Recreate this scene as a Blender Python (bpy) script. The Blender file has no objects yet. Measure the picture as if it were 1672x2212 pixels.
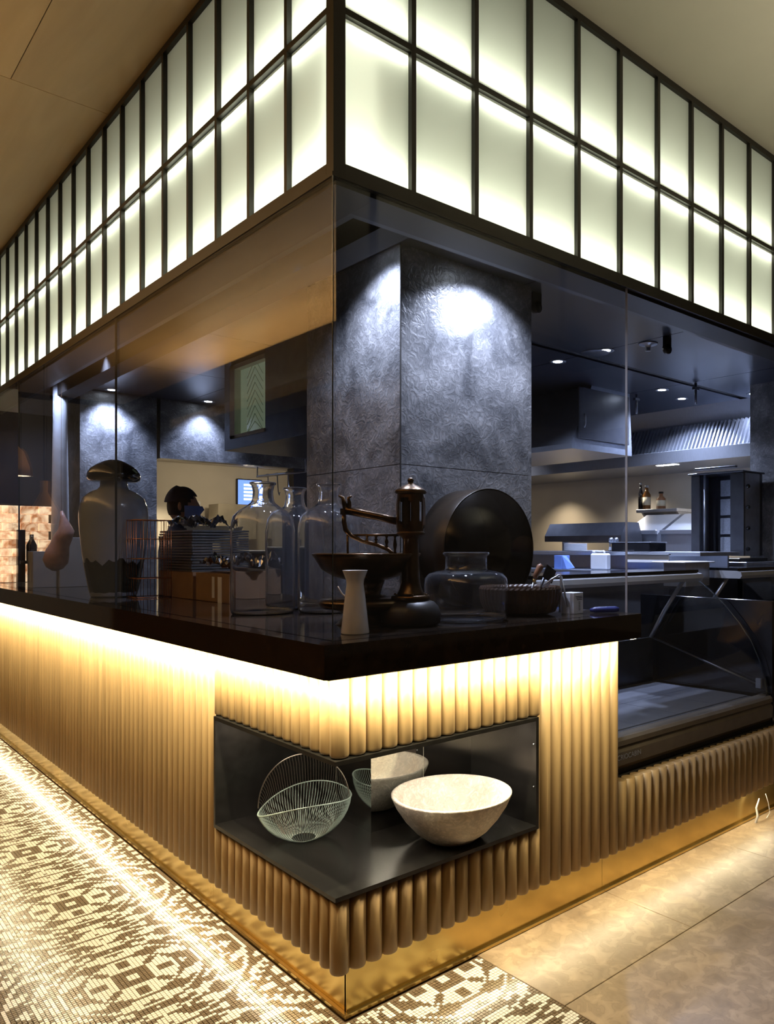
import bpy, math, random
import numpy as np
from mathutils import Vector, Matrix
random.seed(7); rng = np.random.default_rng(7)
C = bpy.context.scene.collection
pi = math.pi

# ------------------------------------------------------------------ camera
F, CX, HY = 1662.0, 1115.0, 1180.0          # focal length in px, principal point x, horizon y (1672 x 2212)
CAM = Vector((-1.236, -1.99, 1.40))
FW = Vector((.698, .716, 0)).normalized(); RT = Vector((FW.y, -FW.x, 0))
cd = bpy.data.cameras.new('camera'); cam = bpy.data.objects.new('camera', cd); C.objects.link(cam)
cd.sensor_fit = 'HORIZONTAL'; cd.sensor_width = 36; cd.lens = F / 1672 * 36
cd.shift_x = -(CX - 836) / 1672; cd.shift_y = (HY - 1106) / 1672
cd.clip_start = .05; cd.clip_end = 100
cam.location = CAM
cam.rotation_euler = (pi / 2, 0, math.atan2(FW.y, FW.x) - pi / 2)
bpy.context.scene.camera = cam

# ------------------------------------------------------------------ world and exposure
sc = bpy.context.scene
w = bpy.data.worlds.new('world'); sc.world = w; w.use_nodes = True
w.node_tree.nodes['Background'].inputs[0].default_value = (1.0, .74, .48, 1)
w.node_tree.nodes['Background'].inputs[1].default_value = .045
sc.view_settings.view_transform = 'Standard'; sc.view_settings.look = 'None'
sc.view_settings.exposure = 0.0; sc.view_settings.gamma = 1; sc.view_settings.use_curve_mapping = False
sc.cycles.transparent_max_bounces = 24; sc.cycles.max_bounces = 12; sc.cycles.transmission_bounces = 12
sc.cycles.sample_clamp_indirect = 4

# ------------------------------------------------------------------ the room's lights and two added ceiling fills
def area(name, loc, size, rot, col, power, spread=180):
    l = bpy.data.lights.new(name, 'AREA'); l.shape = 'RECTANGLE'; l.size, l.size_y = size
    l.color = col; l.energy = power; l.spread = math.radians(spread)
    o = bpy.data.objects.new(name, l); o.location = loc; o.rotation_euler = rot; C.objects.link(o); return o
def spot(name, loc, col, power, ang=95, blend=.6, rad=.03, aim=None):
    l = bpy.data.lights.new(name, 'SPOT'); l.color = col; l.energy = power; l.spot_size = math.radians(ang)
    l.spot_blend = blend; l.shadow_soft_size = rad
    o = bpy.data.objects.new(name, l); o.location = loc; C.objects.link(o)
    if aim is not None:
        d = Vector(aim) - Vector(loc); o.rotation_euler = d.to_track_quat('-Z', 'Y').to_euler()
    return o
def point(name, loc, col, power, rad=.05):
    l = bpy.data.lights.new(name, 'POINT'); l.color = col; l.energy = power; l.shadow_soft_size = rad
    o = bpy.data.objects.new(name, l); o.location = loc; C.objects.link(o); return o
WARM = (1, .85, .55); WARM2 = (1, .89, .56); COOL = (.60, .70, 1.0); LANT = (.96, 1.0, .84); CREAM = (1, .80, .50)
# led line under the worktop (washes the slats) and under the slats (washes brass and floor)
area('led_top_left', (-.135, 2.9, 1.035), (.012, 6.1), (0, math.radians(-30), 0), WARM2, 80)
area('led_top_right', (.54, -.135, 1.035), (1.33, .012), (math.radians(30), 0, 0), WARM2, 21)
area('led_base_left', (-.020, 3.0, .172), (.01, 6.0), (0, math.radians(22), 0), WARM, 14)
area('led_base_right', (1.30, -.020, .172), (2.6, .01), (math.radians(-22), 0, 0), WARM, 6.5)
# led lines inside the light box, at the foot of each row and under the middle rail
for tag_, z, up, pw in (('low', 2.474, 1, 1), ('high', 2.925, 1, 1), ('rail', 2.885, 0, .6)):
    r = pi if up else 0
    off = .045 if up else .012
    area('led_box_left_' + tag_, (-.093 + off, 2.95, z), (.01, 6.0), (0, r, 0), LANT, 13 * pw)
    area('led_box_right_' + tag_, (1.85, -.093 + off, z), (3.8, .01), (r, 0, 0), LANT, 8.5 * pw)

# out-of-view fills added to wash the dining room ceilings, each on an added shelf
area('ceiling_fill_left', (-2.35, 2.0, 2.75), (.12, 9.0), (pi, 0, 0), (1, .74, .42), 215)
area('ceiling_fill_right', (1.75, -1.45, 2.60), (1.6, .10), (pi, 0, 0), (1, .92, .70), 20)

# ------------------------------------------------------------------ pixel -> point helpers (for placing far things)
def ray(px, py): return FW + RT * ((px - CX) / F) + Vector((0, 0, 1)) * ((HY - py) / F)
def PD(px, py, d): return CAM + ray(px, py) * d
def PX(px, py, X): r = ray(px, py); return CAM + r * ((X - CAM.x) / r.x)
def PY(px, py, Y): r = ray(px, py); return CAM + r * ((Y - CAM.y) / r.y)
def PZ(px, py, Z): r = ray(px, py); return CAM + r * ((Z - CAM.z) / r.z)

# ------------------------------------------------------------------ materials
MATS = {}
def _new(name):
    m = bpy.data.materials.new(name); m.use_nodes = True; return m, m.node_tree, m.node_tree.nodes['Principled BSDF']
def mat(name, col, rough=.5, metal=0, var=.08, scale=12, bump=.0, stretch=(1, 1, 1), spec=.5, emit=None, es=0, detail=4, rvar=0, coat=0):
    if name in MATS: return MATS[name]
    m, nt, b = _new(name); N = nt.nodes.new; L = nt.links.new
    tc = N('ShaderNodeTexCoord'); mp = N('ShaderNodeMapping'); mp.inputs['Scale'].default_value = stretch
    L(tc.outputs['Object'], mp.inputs[0])
    nz = N('ShaderNodeTexNoise'); nz.inputs['Scale'].default_value = scale; nz.inputs['Detail'].default_value = detail
    L(mp.outputs[0], nz.inputs[0])
    rp = N('ShaderNodeValToRGB'); rp.color_ramp.elements[0].position = .3; rp.color_ramp.elements[1].position = .7
    rp.color_ramp.elements[0].color = tuple(c * (1 - var) for c in col) + (1,)
    rp.color_ramp.elements[1].color = tuple(min(1, c * (1 + var)) for c in col) + (1,)
    L(nz.outputs[0], rp.inputs[0]); L(rp.outputs[0], b.inputs['Base Color'])
    b.inputs['Roughness'].default_value = rough; b.inputs['Metallic'].default_value = metal
    b.inputs['Specular IOR Level'].default_value = spec; b.inputs['Coat Weight'].default_value = coat
    if rvar:
        mr = N('ShaderNodeMapRange'); mr.inputs[3].default_value = rough - rvar; mr.inputs[4].default_value = rough + rvar
        L(nz.outputs[0], mr.inputs[0]); L(mr.outputs[0], b.inputs['Roughness'])
    if bump:
        bp = N('ShaderNodeBump'); bp.inputs['Strength'].default_value = bump; bp.inputs['Distance'].default_value = .004
        L(nz.outputs[0], bp.inputs['Height']); L(bp.outputs[0], b.inputs['Normal'])
    if emit:
        b.inputs['Emission Color'].default_value = tuple(emit) + (1,); b.inputs['Emission Strength'].default_value = es
    MATS[name] = m; return m
def glassmat(name, tint=(1, 1, 1), refl=1.0, f0=.04, rough=.0):
    m, nt, b = _new(name); N = nt.nodes.new; L = nt.links.new; nt.nodes.remove(b)
    g = N('ShaderNodeNewGeometry'); d = N('ShaderNodeVectorMath'); d.operation = 'DOT_PRODUCT'
    L(g.outputs['Incoming'], d.inputs[0]); L(g.outputs['Normal'], d.inputs[1])
    def mth(op, a, v=None):
        n = N('ShaderNodeMath'); n.operation = op; L(a, n.inputs[0])
        if v is not None: n.inputs[1].default_value = v
        return n.outputs[0]
    x = mth('ABSOLUTE', d.outputs['Value']); s = N('ShaderNodeMath'); s.operation = 'SUBTRACT'; s.inputs[0].default_value = 1; L(x, s.inputs[1])
    p = mth('POWER', s.outputs[0], 5.0); p = mth('MULTIPLY', p, (1 - f0) * refl); p = mth('ADD', p, f0 * refl)
    t = N('ShaderNodeBsdfTransparent'); t.inputs[0].default_value = tuple(tint) + (1,)
    gl = N('ShaderNodeBsdfGlossy'); gl.inputs['Roughness'].default_value = rough
    mx = N('ShaderNodeMixShader'); L(p, mx.inputs[0]); L(t.outputs[0], mx.inputs[1]); L(gl.outputs[0], mx.inputs[2])
    L(mx.outputs[0], nt.nodes['Material Output'].inputs[0]); MATS[name] = m; return m
def frosted(name):
    m, nt, b = _new(name); N = nt.nodes.new; L = nt.links.new; nt.nodes.remove(b)
    tr = N('ShaderNodeBsdfTranslucent'); tr.inputs[0].default_value = (.93, .95, .84, 1)
    df = N('ShaderNodeBsdfDiffuse'); df.inputs[0].default_value = (.75, .77, .7, 1)
    gl = N('ShaderNodeBsdfGlossy'); gl.inputs['Roughness'].default_value = .12
    m1 = N('ShaderNodeMixShader'); m1.inputs[0].default_value = .2; L(tr.outputs[0], m1.inputs[1]); L(df.outputs[0], m1.inputs[2])
    m2 = N('ShaderNodeMixShader'); m2.inputs[0].default_value = .04; L(m1.outputs[0], m2.inputs[1]); L(gl.outputs[0], m2.inputs[2])
    L(m2.outputs[0], nt.nodes['Material Output'].inputs[0]); return m
def stone_mat(name, dark, light, scale=3.2, rough=.42, bump=.25, vein=.55, dist=1.0, m2=4.5):
    m, nt, b = _new(name); N = nt.nodes.new; L = nt.links.new
    tc = N('ShaderNodeTexCoord')
    n1 = N('ShaderNodeTexNoise'); n1.inputs['Scale'].default_value = scale; n1.inputs['Detail'].default_value = 7; n1.inputs['Distortion'].default_value = 1.6 * dist
    L(tc.outputs['Object'], n1.inputs[0])
    n2 = N('ShaderNodeTexNoise'); n2.inputs['Scale'].default_value = scale * m2; n2.inputs['Detail'].default_value = 6; n2.inputs['Distortion'].default_value = 3.5 * dist
    L(tc.outputs['Object'], n2.inputs[0])
    r1 = N('ShaderNodeValToRGB'); r1.color_ramp.elements[0].position = .35; r1.color_ramp.elements[1].position = .68
    r1.color_ramp.elements[0].color = tuple(dark) + (1,); r1.color_ramp.elements[1].color = tuple(light) + (1,)
    L(n1.outputs[0], r1.inputs[0])
    r2 = N('ShaderNodeValToRGB'); e = r2.color_ramp.elements; e[0].position = .47; e[1].position = .53
    e[0].color = (1, 1, 1, 1); e[1].color = (1, 1, 1, 1); k = e.new(.5); k.color = (vein, vein, vein, 1)
    L(n2.outputs[0], r2.inputs[0])
    mx = N('ShaderNodeMix'); mx.data_type = 'RGBA'; mx.blend_type = 'MULTIPLY'; mx.inputs[0].default_value = .8
    L(r1.outputs[0], mx.inputs[6]); L(r2.outputs[0], mx.inputs[7])
    r3 = N('ShaderNodeValToRGB'); r3.color_ramp.elements[0].position = .3; r3.color_ramp.elements[1].position = .75
    r3.color_ramp.elements[0].color = (.72, .72, .72, 1); r3.color_ramp.elements[1].color = (1.25, 1.25, 1.25, 1); L(n2.outputs[0], r3.inputs[0])
    m3 = N('ShaderNodeMix'); m3.data_type = 'RGBA'; m3.blend_type = 'MULTIPLY'; m3.inputs[0].default_value = 1
    L(mx.outputs[2], m3.inputs[6]); L(r3.outputs[0], m3.inputs[7]); L(m3.outputs[2], b.inputs['Base Color'])
    b.inputs['Roughness'].default_value = rough
    bp = N('ShaderNodeBump'); bp.inputs['Strength'].default_value = bump; bp.inputs['Distance'].default_value = .004
    L(n2.outputs[0], bp.inputs['Height']); L(bp.outputs[0], b.inputs['Normal'])
    MATS[name] = m; return m
def wood_mat(name, a, c, stretch, rough=.45, scale=14, coat=0):
    m, nt, b = _new(name); N = nt.nodes.new; L = nt.links.new
    tc = N('ShaderNodeTexCoord'); oi = N('ShaderNodeObjectInfo'); ad = N('ShaderNodeVectorMath'); ad.operation = 'ADD'
    sc_ = N('ShaderNodeVectorMath'); sc_.operation = 'SCALE'; sc_.inputs['Scale'].default_value = 9
    cb = N('ShaderNodeCombineXYZ'); L(oi.outputs['Random'], cb.inputs[0]); L(oi.outputs['Random'], cb.inputs[2]); L(cb.outputs[0], sc_.inputs[0])
    L(tc.outputs['Object'], ad.inputs[0]); L(sc_.outputs[0], ad.inputs[1])
    mp = N('ShaderNodeMapping'); mp.inputs['Scale'].default_value = stretch; L(ad.outputs[0], mp.inputs[0])
    nz = N('ShaderNodeTexNoise'); nz.inputs['Scale'].default_value = scale; nz.inputs['Detail'].default_value = 6; nz.inputs['Distortion'].default_value = .6
    L(mp.outputs[0], nz.inputs[0])
    rp = N('ShaderNodeValToRGB'); rp.color_ramp.elements[0].position = .3; rp.color_ramp.elements[1].position = .7
    rp.color_ramp.elements[0].color = tuple(a) + (1,); rp.color_ramp.elements[1].color = tuple(c) + (1,); L(nz.outputs[0], rp.inputs[0])
    hv = N('ShaderNodeHueSaturation'); mr = N('ShaderNodeMapRange'); mr.inputs[3].default_value = .88; mr.inputs[4].default_value = 1.08
    L(oi.outputs['Random'], mr.inputs[0]); L(mr.outputs[0], hv.inputs['Value']); L(rp.outputs[0], hv.inputs['Color'])
    L(hv.outputs[0], b.inputs['Base Color']); b.inputs['Roughness'].default_value = rough; b.inputs['Coat Weight'].default_value = coat
    MATS[name] = m; return m
SLAT = wood_mat('oak_slat', (.28, .18, .082), (.38, .25, .118), (1, 1, .06), .42, 40)
PLY = wood_mat('ceiling_veneer', (.52, .34, .16), (.64, .44, .22), (1, .10, 1), .35, 9)
CONC = stone_mat('dark_cladding', (.10, .102, .11), (.33, .33, .34), 4.2, .30, .6, .45, .7, 5.5)
LIME = stone_mat('limestone_floor', (.25, .18, .115), (.40, .305, .205), 2.4, .32, .04, .78, .28, 6)
TRAV = stone_mat('travertine', (.56, .48, .40), (.74, .68, .60), 6, .55, .35, .75)
BRASS = mat('satin_brass', (.62, .455, .17), .25, 1, .12, 5, .25, (1, 1, 1), rvar=.06)
BLACKM = mat('black_steel', (.018, .017, .015), .30, 0, .3, 6, .03, coat=.3)
NICHE = mat('niche_steel', (.045, .042, .040), .26, .75, .25, 30, .02, (1, .1, 1))
BRONZEF = mat('bronze_frame', (.016, .0125, .008), .40, .2, .15, 8)
TOPB = mat('polished_black_top', (.022, .016, .012), .045, 0, .3, 20)
DARK = mat('dark_board', (.012, .010, .009), .7)
STEEL = mat('brushed_steel', (.46, .49, .56), .33, .85, .08, 30, .05, (1, 14, 1))
STEELD = mat('dark_steel', (.13, .135, .155), .32, .8, .12, 12, .03)
CEILD = mat('dark_ceiling_panel', (.048, .052, .068), .28, .3, .12, 3, .03)
BEIGE = mat('ceiling_paint', (.46, .43, .34), .7, 0, .03, 4)
CREAMW = mat('cream_wall', (.62, .575, .50), .6, 0, .04, 5)
WHITEI = mat('box_white', (.28, .28, .26), .8, 0, .02)
CERAM = mat('white_ceramic', (.72, .70, .68), .22, 0, .05, 8, coat=.4)
CANO = mat('satin_aluminium', (.42, .43, .46), .45, .35, .04)
GLASS = glassmat('clear_glass', (.985, .99, .99), 1.0)
PANE = glassmat('shopfront_glass', (.91, .925, .95), .72)
def trueglass(name):
    m, nt, b = _new(name); b.inputs['Transmission Weight'].default_value = 1; b.inputs['Roughness'].default_value = .0; b.inputs['IOR'].default_value = 1.48
    b.inputs['Base Color'].default_value = (.95, .97, 1, 1); MATS[name] = m
    N = nt.nodes.new; L = nt.links.new; d = N('ShaderNodeBsdfDiffuse'); d.inputs[0].default_value = (.55, .6, .72, 1); x = N('ShaderNodeMixShader'); x.inputs[0].default_value = .02  # faint blue diffuse mixed in, a painted haze that makes the glass look lit
    L(b.outputs[0], x.inputs[1]); L(d.outputs[0], x.inputs[2]); L(x.outputs[0], nt.nodes['Material Output'].inputs[0]); return m
JGLASS = trueglass('jar_glass')
MIRROR = mat('smoked_mirror', (.70, .72, .70), .012, 1, 0)
COPPER = mat('copper_wire', (.75, .36, .20), .3, 1)
ANTIQ = mat('antique_bronze', (.10, .058, .026), .28, .9, .35, 10, .08, coat=.3)
BLACKG = mat('gloss_black', (.010, .010, .012), .08, 0, .2)
RUBB = mat('grey_bumper', (.11, .09, .07), .38, 0, .1, 20)
GREYT = mat('grey_tray', (.20, .21, .23), .35, .6, .15, 30)
CARD = mat('cardboard', (.24, .14, .075), .8, 0, .12, 10)
NAVY = mat('navy_cloth', (.012, .014, .030), .8, 0, .2, 30)
SKIN = mat('skin', (.30, .17, .11), .5, 0, .06, 20)
HAIR = mat('black_hair', (.008, .007, .007), .6, 0, .3, 60)
BLUEM = mat('blue_mask', (.10, .18, .50), .7)
LEDM = mat('led_diffuser', (1, .9, .6), .5, emit=(1, .8, .5), es=14)
LEDC = mat('lamp_face', (1, 1, 1), .5, emit=(.85, .92, 1), es=30)
PLAST = mat('white_plastic', (.72, .73, .76), .4, 0, .03)
BLUEP = mat('blue_paper', (.14, .24, .62), .8, 0, .06)
FOIL = mat('crumpled_foil', (.62, .62, .66), .14, 1, .1, 20, .3)
FROST = frosted('frosted_pane')

# ------------------------------------------------------------------ mesh builder
ORG = {}
class MB:
    def __init__(s): s.v = []; s.f = []; s.sm = []
    def add(s, vs, fs, smooth=False):
        n = len(s.v); s.v += [tuple(v) for v in vs]; s.f += [tuple(i + n for i in f) for f in fs]; s.sm += [smooth] * len(fs); return s
    def box(s, a, b, ch=0):
        x0, y0, z0 = (min(a[i], b[i]) for i in range(3)); x1, y1, z1 = (max(a[i], b[i]) for i in range(3))
        if ch <= 0:
            vs = [(x0,y0,z0),(x1,y0,z0),(x1,y1,z0),(x0,y1,z0),(x0,y0,z1),(x1,y0,z1),(x1,y1,z1),(x0,y1,z1)]
            return s.add(vs, [(0,3,2,1),(4,5,6,7),(0,1,5,4),(1,2,6,5),(2,3,7,6),(3,0,4,7)])
        c = min(ch, (x1-x0)/2.01, (y1-y0)/2.01, (z1-z0)/2.01); vs = []; idx = {}
        for ix in (0,1):
            for iy in (0,1):
                for iz in (0,1):
                    X=(x0,x1)[ix];Y=(y0,y1)[iy];Z=(z0,z1)[iz];dx=c*(1,-1)[ix];dy=c*(1,-1)[iy];dz=c*(1,-1)[iz]
                    idx[ix,iy,iz]=len(vs); vs += [(X,Y+dy,Z+dz),(X+dx,Y,Z+dz),(X+dx,Y+dy,Z)]
        g=lambda ix,iy,iz,k: idx[ix,iy,iz]+k
        fs=[(g(0,0,0,0),g(0,0,1,0),g(0,1,1,0),g(0,1,0,0)),(g(1,0,0,0),g(1,1,0,0),g(1,1,1,0),g(1,0,1,0)),
            (g(0,0,0,1),g(1,0,0,1),g(1,0,1,1),g(0,0,1,1)),(g(0,1,0,1),g(0,1,1,1),g(1,1,1,1),g(1,1,0,1)),
            (g(0,0,0,2),g(0,1,0,2),g(1,1,0,2),g(1,0,0,2)),(g(0,0,1,2),g(1,0,1,2),g(1,1,1,2),g(0,1,1,2))]
        for iy in (0,1):
            for iz in (0,1):
                fs.append((g(0,iy,iz,1),g(1,iy,iz,1),g(1,iy,iz,2),g(0,iy,iz,2)))
        for ix in (0,1):
            for iz in (0,1): fs.append((g(ix,0,iz,0),g(ix,1,iz,0),g(ix,1,iz,2),g(ix,0,iz,2)))
            for iy in (0,1): fs.append((g(ix,iy,0,0),g(ix,iy,1,0),g(ix,iy,1,1),g(ix,iy,0,1)))
        for k in idx.values(): fs.append((k,k+1,k+2))
        return s.add(vs, fs)
    def prism(s, pts, z0, z1):
        n=len(pts); vs=[(x,y,z0) for x,y in pts]+[(x,y,z1) for x,y in pts]
        return s.add(vs,[tuple(range(n-1,-1,-1)),tuple(range(n,2*n))]+[(i,(i+1)%n,n+(i+1)%n,n+i) for i in range(n)])
    def extr(s, prof, a, b, axis):
        """profile of (u,z) pairs extruded along axis 'x' (u = y) or 'y' (u = x)"""
        n=len(prof); mk=(lambda t,u,z:(t,u,z)) if axis=='x' else (lambda t,u,z:(u,t,z))
        vs=[mk(a,u,z) for u,z in prof]+[mk(b,u,z) for u,z in prof]
        return s.add(vs,[tuple(range(n-1,-1,-1)),tuple(range(n,2*n))]+[(i,(i+1)%n,n+(i+1)%n,n+i) for i in range(n)])
    def lathe(s, prof, c=(0,0,0), n=32, closed=False, axis=None, smooth=True):
        """profile (r,z); axis = optional 3x3 matrix to turn it"""
        vs=[];c=Vector(c)
        for r,z in prof:
            for k in range(n):
                a=2*pi*k/n; p=Vector((r*math.cos(a),r*math.sin(a),z))
                if axis is not None: p=axis@p
                vs.append(p+c)
        m=len(prof); fs=[]
        for i in range(m if closed else m-1):
            for k in range(n):
                j=(i+1)%m; fs.append((i*n+k,i*n+(k+1)%n,j*n+(k+1)%n,j*n+k))
        s.add(vs,fs,smooth)
        if not closed:
            q=len(s.v)-m*n
            if prof[0][0]>1e-6: s.f.append(tuple(q+k for k in range(n-1,-1,-1))); s.sm.append(False)
            if prof[-1][0]>1e-6: s.f.append(tuple(q+(m-1)*n+k for k in range(n))); s.sm.append(False)
        return s
    def tube(s, pts, r, n=8, smooth=True, caps=True):
        pts=[Vector(p) for p in pts]; rr=r if isinstance(r,(list,tuple)) else [r]*len(pts); vs=[]
        t=(pts[1]-pts[0]).normalized(); up=Vector((0,0,1)) if abs(t.z)<.9 else Vector((1,0,0)); u=t.cross(up).normalized()
        for i,p in enumerate(pts):
            t=(pts[min(i+1,len(pts)-1)]-pts[max(i-1,0)]).normalized(); u=(u-t*u.dot(t)).normalized(); v=t.cross(u)
            for k in range(n):
                a=2*pi*k/n; vs.append(p+(u*math.cos(a)+v*math.sin(a))*rr[i])
        fs=[(i*n+k,i*n+(k+1)%n,(i+1)*n+(k+1)%n,(i+1)*n+k) for i in range(len(pts)-1) for k in range(n)]
        s.add(vs,fs,smooth)
        if caps:
            q=len(s.v)-len(pts)*n; s.f+=[tuple(q+k for k in range(n-1,-1,-1)),tuple(q+(len(pts)-1)*n+k for k in range(n))]; s.sm+=[False,False]
        return s
    def ball(s, c, r, n=14, sq=(1,1,1)):
        m=n//2; vs=[];c=Vector(c)
        for i in range(m+1):
            a=pi*i/m
            for k in range(n):
                b=2*pi*k/n; vs.append(c+Vector((r*sq[0]*math.sin(a)*math.cos(b),r*sq[1]*math.sin(a)*math.sin(b),r*sq[2]*math.cos(a))))
        return s.add(vs,[(i*n+k,(i+1)*n+k,(i+1)*n+(k+1)%n,i*n+(k+1)%n) for i in range(m) for k in range(n)],True)
    def rot(s, ang, c=(0,0,0), axis='Z'):
        M=Matrix.Translation(c)@Matrix.Rotation(ang,4,axis)@Matrix.Translation(-Vector(c)); s.v=[tuple(M@Vector(v)) for v in s.v]; return s
    def build(s, name, m, parent=None, fix=True):
        o0=ORG.get(parent.name, Vector((0,0,0))) if parent else Vector((0,0,0))
        me=bpy.data.meshes.new(name); me.from_pydata([tuple(Vector(v)-o0) for v in s.v],[],s.f)
        me.polygons.foreach_set('use_smooth', s.sm)
        if fix:
            import bmesh
            bm=bmesh.new(); bm.from_mesh(me); bmesh.ops.remove_doubles(bm,verts=bm.verts,dist=1e-6); bmesh.ops.recalc_face_normals(bm,faces=bm.faces); bm.to_mesh(me); bm.free()
        me.materials.append(m); o=bpy.data.objects.new(name, me); C.objects.link(o)
        if parent: o.parent=parent
        ORG[o.name]=o0; return o
def tag(o, label=None, cat=None, group=None, kind=None):
    for k,v in (('label',label),('category',cat),('group',group),('kind',kind)):
        if v: o[k]=v
    return o
def thing(name, label, cat, loc=(0,0,0), group=None):
    o=bpy.data.objects.new(name,None); o.empty_display_size=.05; o.location=loc; C.objects.link(o); ORG[o.name]=Vector(loc)
    return tag(o,label,cat,group)
def struct(name, mb, m, parent=None): return tag(mb.build(name,m,parent),kind='structure')
def dup(o, loc=None, parent=None, label=None):
    c=o.copy(); C.objects.link(c); c.parent=parent
    if loc is not None: c.location=loc
    if label: c['label']=label
    for ch in list(o.children): dup(ch,None,c)
    return c
def B(a,b,ch=0): return MB().box(a,b,ch)
# ================================================================== SETTING
ZC = 3.38; ZI = 2.62; ZT = 1.137
GROUT = mat('grout', (.13, .09, .055), .8)
TCREAM = mat('cream_tile', (.84, .80, .73), .22, 0, .05, 60)
TTAUPE = mat('taupe_tile', (.17, .125, .08), .20, 0, .18, 60)
fl = struct('floor', B((-6, -7, -.08), (9, 10, -.005)), GROUT)
# limestone slabs on the right, each slab its own
xs = [.507, 1.20, 1.99, 2.78, 3.57, 4.4, 6.0]; ys = [0.02, -.415, -1.3, -2.2, -3.4, -5.0]
for i in range(len(xs) - 1):
    for j in range(len(ys) - 1):
        s = .0 if j % 2 == 0 else .35
        a, b_ = xs[i] + (s if i else 0), xs[i + 1] + s
        B((a + .0012, ys[j + 1] + .0012, -.03), (b_ - .0012, ys[j] - .0012, 0), .0012).build('stone_slab', LIME, fl)
# mosaic: 12 mm tiles in a repeat of 60, mirrored medallions
PT = .0119; MX, MY = -.382, .671
def ink(i, j):
    """True where the tile is cream"""
    a = abs((i + 30) % 60 - 30); b = abs((j + 30) % 60 - 30)
    u, v = (a, b) if a >= b else (b, a); r = math.hypot(u, v); th = math.atan2(v, u); w = math.atan2(b, a)
    A, Bq = 30 - a, 30 - b; q = math.hypot(A, Bq); d = A + Bq; cs = math.cos
    if d < 15:                                   # lozenge between the medallions
        if max(A, Bq) < 1.5: return True
        if max(A, Bq) < 4: return False
        if d < 9: return min(A, Bq) < 2 or abs(A - Bq) < 2
        if d < 11: return False
        return d > 13 or abs(A - Bq) % 4 < 2
    if max(u, v) < 1.5: return True
    if u < 4.5: return False
    if r < 11.5: return not (v < 1.5 and 6 < u < 11) and not (abs(u - v) < 1.5 and 7 < r < 11)
    if r < 12.6: return False
    if r < 16.5: return cs(8 * w + .55 * r) > .05
    if r < 17.6: return True
    if r < 18.7: return False
    if r < 22.4: return cs(12 * w - .4 * r) * (1 if r < 20.5 else -1) > .15
    if r < 23.4: return True
    if r < 25: return cs(24 * w) > .75
    if r < 28.6: return cs(16 * w + .5 * r) > .2
    if r < 29.7: return True
    if r < 31.2: return False
    return cs(q * 1.05) > .25 or cs(10 * w) > .8
tiles = []
for j in range(-125, 460):
    for i in range(-130, 76):
        x = MX + (i) * PT; y = MY + (j) * PT
        if x > .507 - PT / 2: continue
        if x > -.014 - PT / 2 and y > -.014 - PT / 2: continue
        d = Vector((x, y, 0)) - CAM; dep = d.dot(FW)
        if dep < 2.05: continue
        px = CX + F * d.dot(RT) / dep
        if px < -220 or px > 1500: continue
        tiles.append((dep, x, y, ink(i, j)))
tiles.sort()
def tile_mb():
    h = PT / 2 - .0009; c = .0006; m = MB()
    vs = [(-h, -h, -.004), (h, -h, -.004), (h, h, -.004), (-h, h, -.004), (-h, -h, -c), (h, -h, -c), (h, h, -c), (-h, h, -c),
          (-h + c, -h + c, 0), (h - c, -h + c, 0), (h - c, h - c, 0), (-h + c, h - c, 0)]
    fs = [(8, 9, 10, 11)] + [(k, (k + 1) % 4, 4 + (k + 1) % 4, 4 + k) for k in range(4)] + [(4 + k, 4 + (k + 1) % 4, 8 + (k + 1) % 4, 8 + k) for k in range(4)]
    return m.add(vs, fs)
inview = [t for t in tiles if t[0] > 2.25 and -10 < CX + F * (Vector((t[1], t[2], 0)) - CAM).dot(RT) / t[0] < 1680]
near = set((t[1], t[2]) for t in inview[:290])
protos = [tile_mb().build('mosaic_tile', TTAUPE, fl), tile_mb().build('mosaic_tile', TCREAM, fl)]
used = [False, False]
for dep, x, y, k in [t for t in tiles if (t[1], t[2]) in near]:
    k = int(k)
    if not used[k]: o = protos[k]; used[k] = True
    else: o = protos[k].copy(); C.objects.link(o); o.parent = fl
    o.location = (x, y, 0)
base = tile_mb(); bv = np.array(base.v); rest = [t for t in tiles if (t[1], t[2]) not in near]
V = []; Fq = []; mi = []
h = PT / 2 - .0009
for n, (dep, x, y, k) in enumerate(rest):
    q = n * 8
    V += [(x - h, y - h, -.004), (x + h, y - h, -.004), (x + h, y + h, -.004), (x - h, y + h, -.004), (x - h, y - h, 0), (x + h, y - h, 0), (x + h, y + h, 0), (x - h, y + h, 0)]
    Fq += [(q + 4, q + 5, q + 6, q + 7), (q, q + 1, q + 5, q + 4), (q + 1, q + 2, q + 6, q + 5), (q + 2, q + 3, q + 7, q + 6), (q + 3, q, q + 4, q + 7)]
    mi += [int(k)] * 5
me = bpy.data.meshes.new('mosaic_tile_field'); me.from_pydata(V, [], Fq); me.materials.append(TTAUPE); me.materials.append(TCREAM)
me.polygons.foreach_set('material_index', mi); o = bpy.data.objects.new('mosaic_tile_field', me); C.objects.link(o); o.parent = fl; o['kind'] = 'stuff'

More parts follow.
